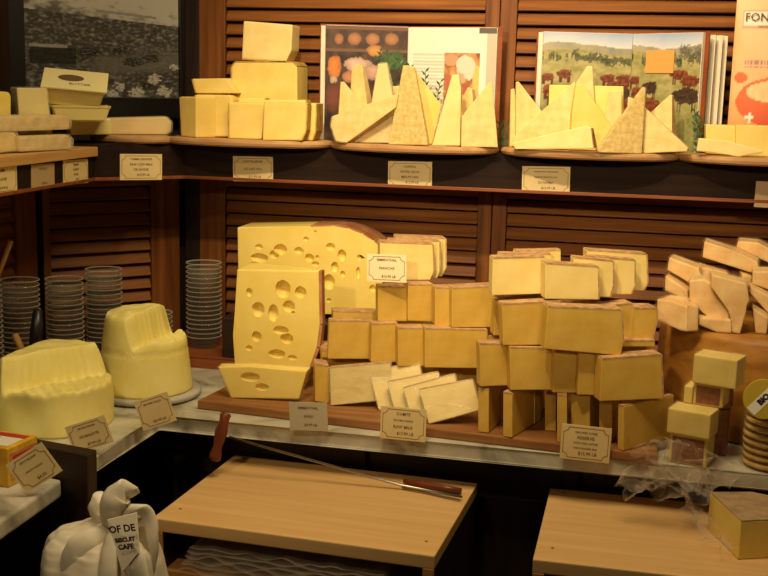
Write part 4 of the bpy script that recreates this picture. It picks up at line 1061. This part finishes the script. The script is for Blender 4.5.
# plastic sheets in the left stand
for k in range(6):
    bm = bmesh.new(); NX, NY = 34, 14; x0, x1, y0, y1 = -.12+.004*k, .30-.003*k, -1.03, -.80
    g = [[bm.verts.new((x0+(x1-x0)*i/NX, y0+(y1-y0)*j/NY+(-.03*i/NX), .703+k*.0095+.009*noise.noise(Vector((i*.33, j*.45, k*3))))) for i in range(NX+1)] for j in range(NY+1)]
    for j in range(NY):
        for i in range(NX): bm.faces.new((g[j][i], g[j][i+1], g[j+1][i+1], g[j+1][i]))
    o = ob('plastic_bag', bm, 'filmb', None, None, 0, True)
    tag(o, 'folded clear plastic bag in the pile inside the centre stand', 'plastic bag', 'clear bags inside the centre stand')

# cheese piece on the right stand: wedge with greyish top
pA, pB, pC = PZ(708, 535, ZT), PZ(740, 557, ZT), PZ(800, 556, ZT)
h_ = PLN(740, 519, pB, 0).z-ZT
zt_ = ZT+h_
tA, tB, tC, tD, tE = PZ(710, 493, zt_), PZ(741, 522, zt_), PZ(800, 519, zt_), PZ(800, 503, zt_), PZ(752, 493, zt_)
pts = [(v.x, v.y) for v in (tA, tB, tC, tD, tE)]
cx_, cy_ = pts[1]
bm = bmesh.new(); prism(bm, [(x-cx_, y-cy_) for x, y in pts], 0, h_, .002, 2)
o = tag(ob('cheese_piece', bm, 'emm', None, (cx_, cy_, ZT+.0006)), 'thick yellow cheese piece with grey brown top on the right stand', 'cheese')
bm = bmesh.new(); prism(bm, [(x-cx_, y-cy_) for x, y in pts], h_-.0002, h_+.0022, .001, 2); ob('rind', bm, 'wedge', o)

# crumpled cling film over the worktop edge
def crump(label, path, wid, seed, amp=.018):
    bm = bmesh.new(); NU, NV = 70, 26; rows = []
    P = [Vector(p) for p in path]
    for j in range(NU+1):
        f = j/NU*(len(P)-1); k = min(int(f), len(P)-2); c = P[k].lerp(P[k+1], f-k)
        w_ = wid*(.55+.45*sin(pi*j/NU))
        t = (P[k+1]-P[k]).normalized(); sdir = t.cross(Vector((.1, -.6, .8))).normalized()
        row = []
        for i in range(NV+1):
            s = (i/NV-.5)*2
            nz = Vector((noise.noise(Vector((j*.09, i*.13, seed))), noise.noise(Vector((j*.09, i*.13, seed+9))), noise.noise(Vector((j*.09, i*.13, seed+17)))))
            nf = noise.noise(Vector((j*.5, i*.7, seed+3)))*.002
            row.append(bm.verts.new(c+sdir*(s*w_)+nz*amp*1.6+Vector((0, -abs(s)*.004, nf+.010))))
        rows.append(row)
    for a, b in zip(rows, rows[1:]):
        for i in range(NV): bm.faces.new((a[i], a[i+1], b[i+1], b[i]))
    o = ob('crumpled_film', bm, 'filmb', None, None, 0, True)
    return tag(o, label, 'plastic wrap')
def pp(x, y, z): return PZ(x, y, z)
crump('crumpled clear film hanging over the marble edge', [pp(640, 468, .915), pp(670, 462, .93), PLN(700, 475, yq(-.775), 0), PLN(735, 480, yq(-.775), 0)], .055, 2.0)
crump('crumpled clear film bunched between marble and right stand', [PLN(622, 490, yq(-.80), 0), PLN(650, 484, yq(-.80), 0), PLN(680, 492, yq(-.81), 0), PLN(712, 490, yq(-.81), 0)], .036, 7.0)
crump('crumpled clear film trailing beside the cheese piece', [PLN(684, 496, yq(-.82), 0), PZ(690, 512, ZT+.02), PZ(708, 535, ZT+.012), PZ(728, 556, ZT+.01)], .022, 12.0, .010)

# ------------------------------------------------------------------ white carrier bag, lower left
def bag():
    yb = -1.245
    Q = Vector((0, yb, 0)); c = PLN(112, 545, Q, 0)
    r = empty('carrier_bag', (c.x, yb, c.z)); tag(r, 'white plastic carrier bag with tied handles and dark lettering', 'bag')
    prof = [(100, 700, 72, .09), (102, 640, 68, .09), (102, 590, 60, .085), (102, 560, 57, .08), (103, 544, 53, .07), (105, 533, 44, .055), (110, 524, 26, .035), (113, 516, 14, .022), (113, 510, 9, .015)]
    bm = bmesh.new(); rings = []; N = 96
    rr = []
    for k in range(len(prof)-1):
        for s in range(8):
            f = s/8; rr.append([prof[k][q]*(1-f)+prof[k+1][q]*f for q in range(4)])
    rr.append(list(prof[-1]))
    for k, (px, py, hw, dp) in enumerate(rr):
        cc = PLN(px, py, Q, 0); e = (PLN(px+hw, py, Q, 0)-cc).length; ring = []
        for i in range(N):
            th = 2*pi*i/N
            fold = 1+.13*noise.noise(Vector((cos(th)*2.6, sin(th)*2.6, k*.035)))+.09*(abs(sin(th*3.5+.02*k+noise.noise(Vector((k*.04, 0, 1)))*1.5))-.5)
            ring.append(bm.verts.new(cc-r.location+Vector((e*cos(th)*fold, dp*sin(th)*fold, .003*noise.noise(Vector((th*3, k*.3, 2)))))))
        rings.append(ring)
    for a, b in zip(rings, rings[1:]):
        for i in range(N): bm.faces.new((a[i], a[(i+1) % N], b[(i+1) % N], b[i]))
    bm.faces.new(rings[0][::-1]); bm.faces.new(rings[-1])
    ob('bag_body', bm, 'white', r, None, 0, True)
    def lobe(name, pts, wd_, seed):
        bm = bmesh.new(); NU, NV = 30, 14; rows = []
        P = [PLN(x, y, Vector((0, yb+dy, 0)), 0)-r.location for x, y, dy in pts]
        for j in range(NU+1):
            f = j/NU*(len(P)-1); k = min(int(f), len(P)-2); t = (P[k+1]-P[k]).normalized(); g = f-k
            # catmull
            p0 = P[max(k-1, 0)]; p1 = P[k]; p2 = P[k+1]; p3 = P[min(k+2, len(P)-1)]
            c = .5*((2*p1)+(p2-p0)*g+(2*p0-5*p1+4*p2-p3)*g*g+(3*p1-p0-3*p2+p3)*g**3)
            w_ = wd_[0]+(wd_[1]-wd_[0])*sin(pi*(j/NU)**.9) if len(wd_) == 2 else wd_[0]+(wd_[1]-wd_[0])*j/NU+(wd_[2])*sin(pi*j/NU)
            sd = t.cross(Vector((0, -1, 0))).normalized(); row = []
            for i in range(NV+1):
                th = 2*pi*i/NV
                fo = 1+.22*noise.noise(Vector((cos(th)*1.4, sin(th)*1.4, j*.12+seed)))
                row.append(c+sd*cos(th)*w_*fo+Vector((0, -1, 0))*sin(th)*w_*.45*fo)
            rows.append([bm.verts.new(v) for v in row[:-1]])
        for a, b in zip(rows, rows[1:]):
            n = len(a)
            for i in range(n): bm.faces.new((a[i], a[(i+1) % n], b[(i+1) % n], b[i]))
        bm.faces.new(rows[0][::-1]); bm.faces.new(rows[-1])
        ob(name, bm, 'white', r, None, 0, True)
    lobe('handle', [(106, 530, -.02), (99, 512, -.015), (100, 500, -.01), (105, 494, 0)], (.010, .018), 1)
    lobe('handle', [(108, 526, -.03), (112, 506, -.035), (120, 494, -.03), (128, 492, -.02), (134, 496, -.01)], (.013, .024), 5)
    lobe('handle', [(124, 528, -.02), (134, 510, -.025), (144, 520, -.015), (148, 545, -.02), (146, 575, -.02)], (.012, .024), 9)
    lobe('fold', [(120, 522, -.045), (112, 545, -.062), (108, 570, -.075), (104, 600, -.08)], (.010, .022, .0), 3)
    lobe('fold', [(124, 525, -.045), (132, 545, -.06), (138, 565, -.07), (142, 600, -.07)], (.010, .020, .0), 4)
    lobe('fold', [(108, 528, -.03), (94, 540, -.05), (76, 555, -.06), (70, 590, -.06)], (.008, .022, .01), 14)
    # printed panel
    a = PLN(117, 515, Vector((0, yb-.052, 0)), 0)-r.location
    bm = bmesh.new(); q = [PLN(x, y, Vector((0, yb-dy, 0)), 0)-r.location for x, y, dy in ((107, 520, .052), (136, 513, .052), (139, 552, .076), (122, 572, .080))]
    f = [bm.verts.new(v) for v in q]; g = [bm.verts.new(v+Vector((0, .004, 0))) for v in q]
    bm.faces.new(f); bm.faces.new(g[::-1])
    for i in range(4): bm.faces.new((f[i], g[i], g[(i+1) % 4], f[(i+1) % 4]))
    ob('printed_panel', bm, 'white', r)
    zb_ = PLN(102, 700, Q, 0).z
    st_ = boxo('storage_box', r.location.x-.12, r.location.x+.12, yb-.08, yb+.08, .001, zb_-.001, 'darkwood'); tag(st_, 'dark low box under the white carrier bag', 'box')
    for s, x, y, sz in (('OF DE', 122, 529, .0165), ('BISCUIT', 125, 540, .010), ('CAFE', 126, 547, .012)):
        p = PLN(x, y, Vector((0, yb-.082, 0)), 0)-r.location
        t = text('lettering', s, sz, 'bagtext', r, p.x, p.z, p.y, bold=.0006); t.rotation_euler = (radians(90), radians(-12), 0)
bag()

for d in DBG:
    if abs(d[1]) > 6: print('SHIFT mm', d)
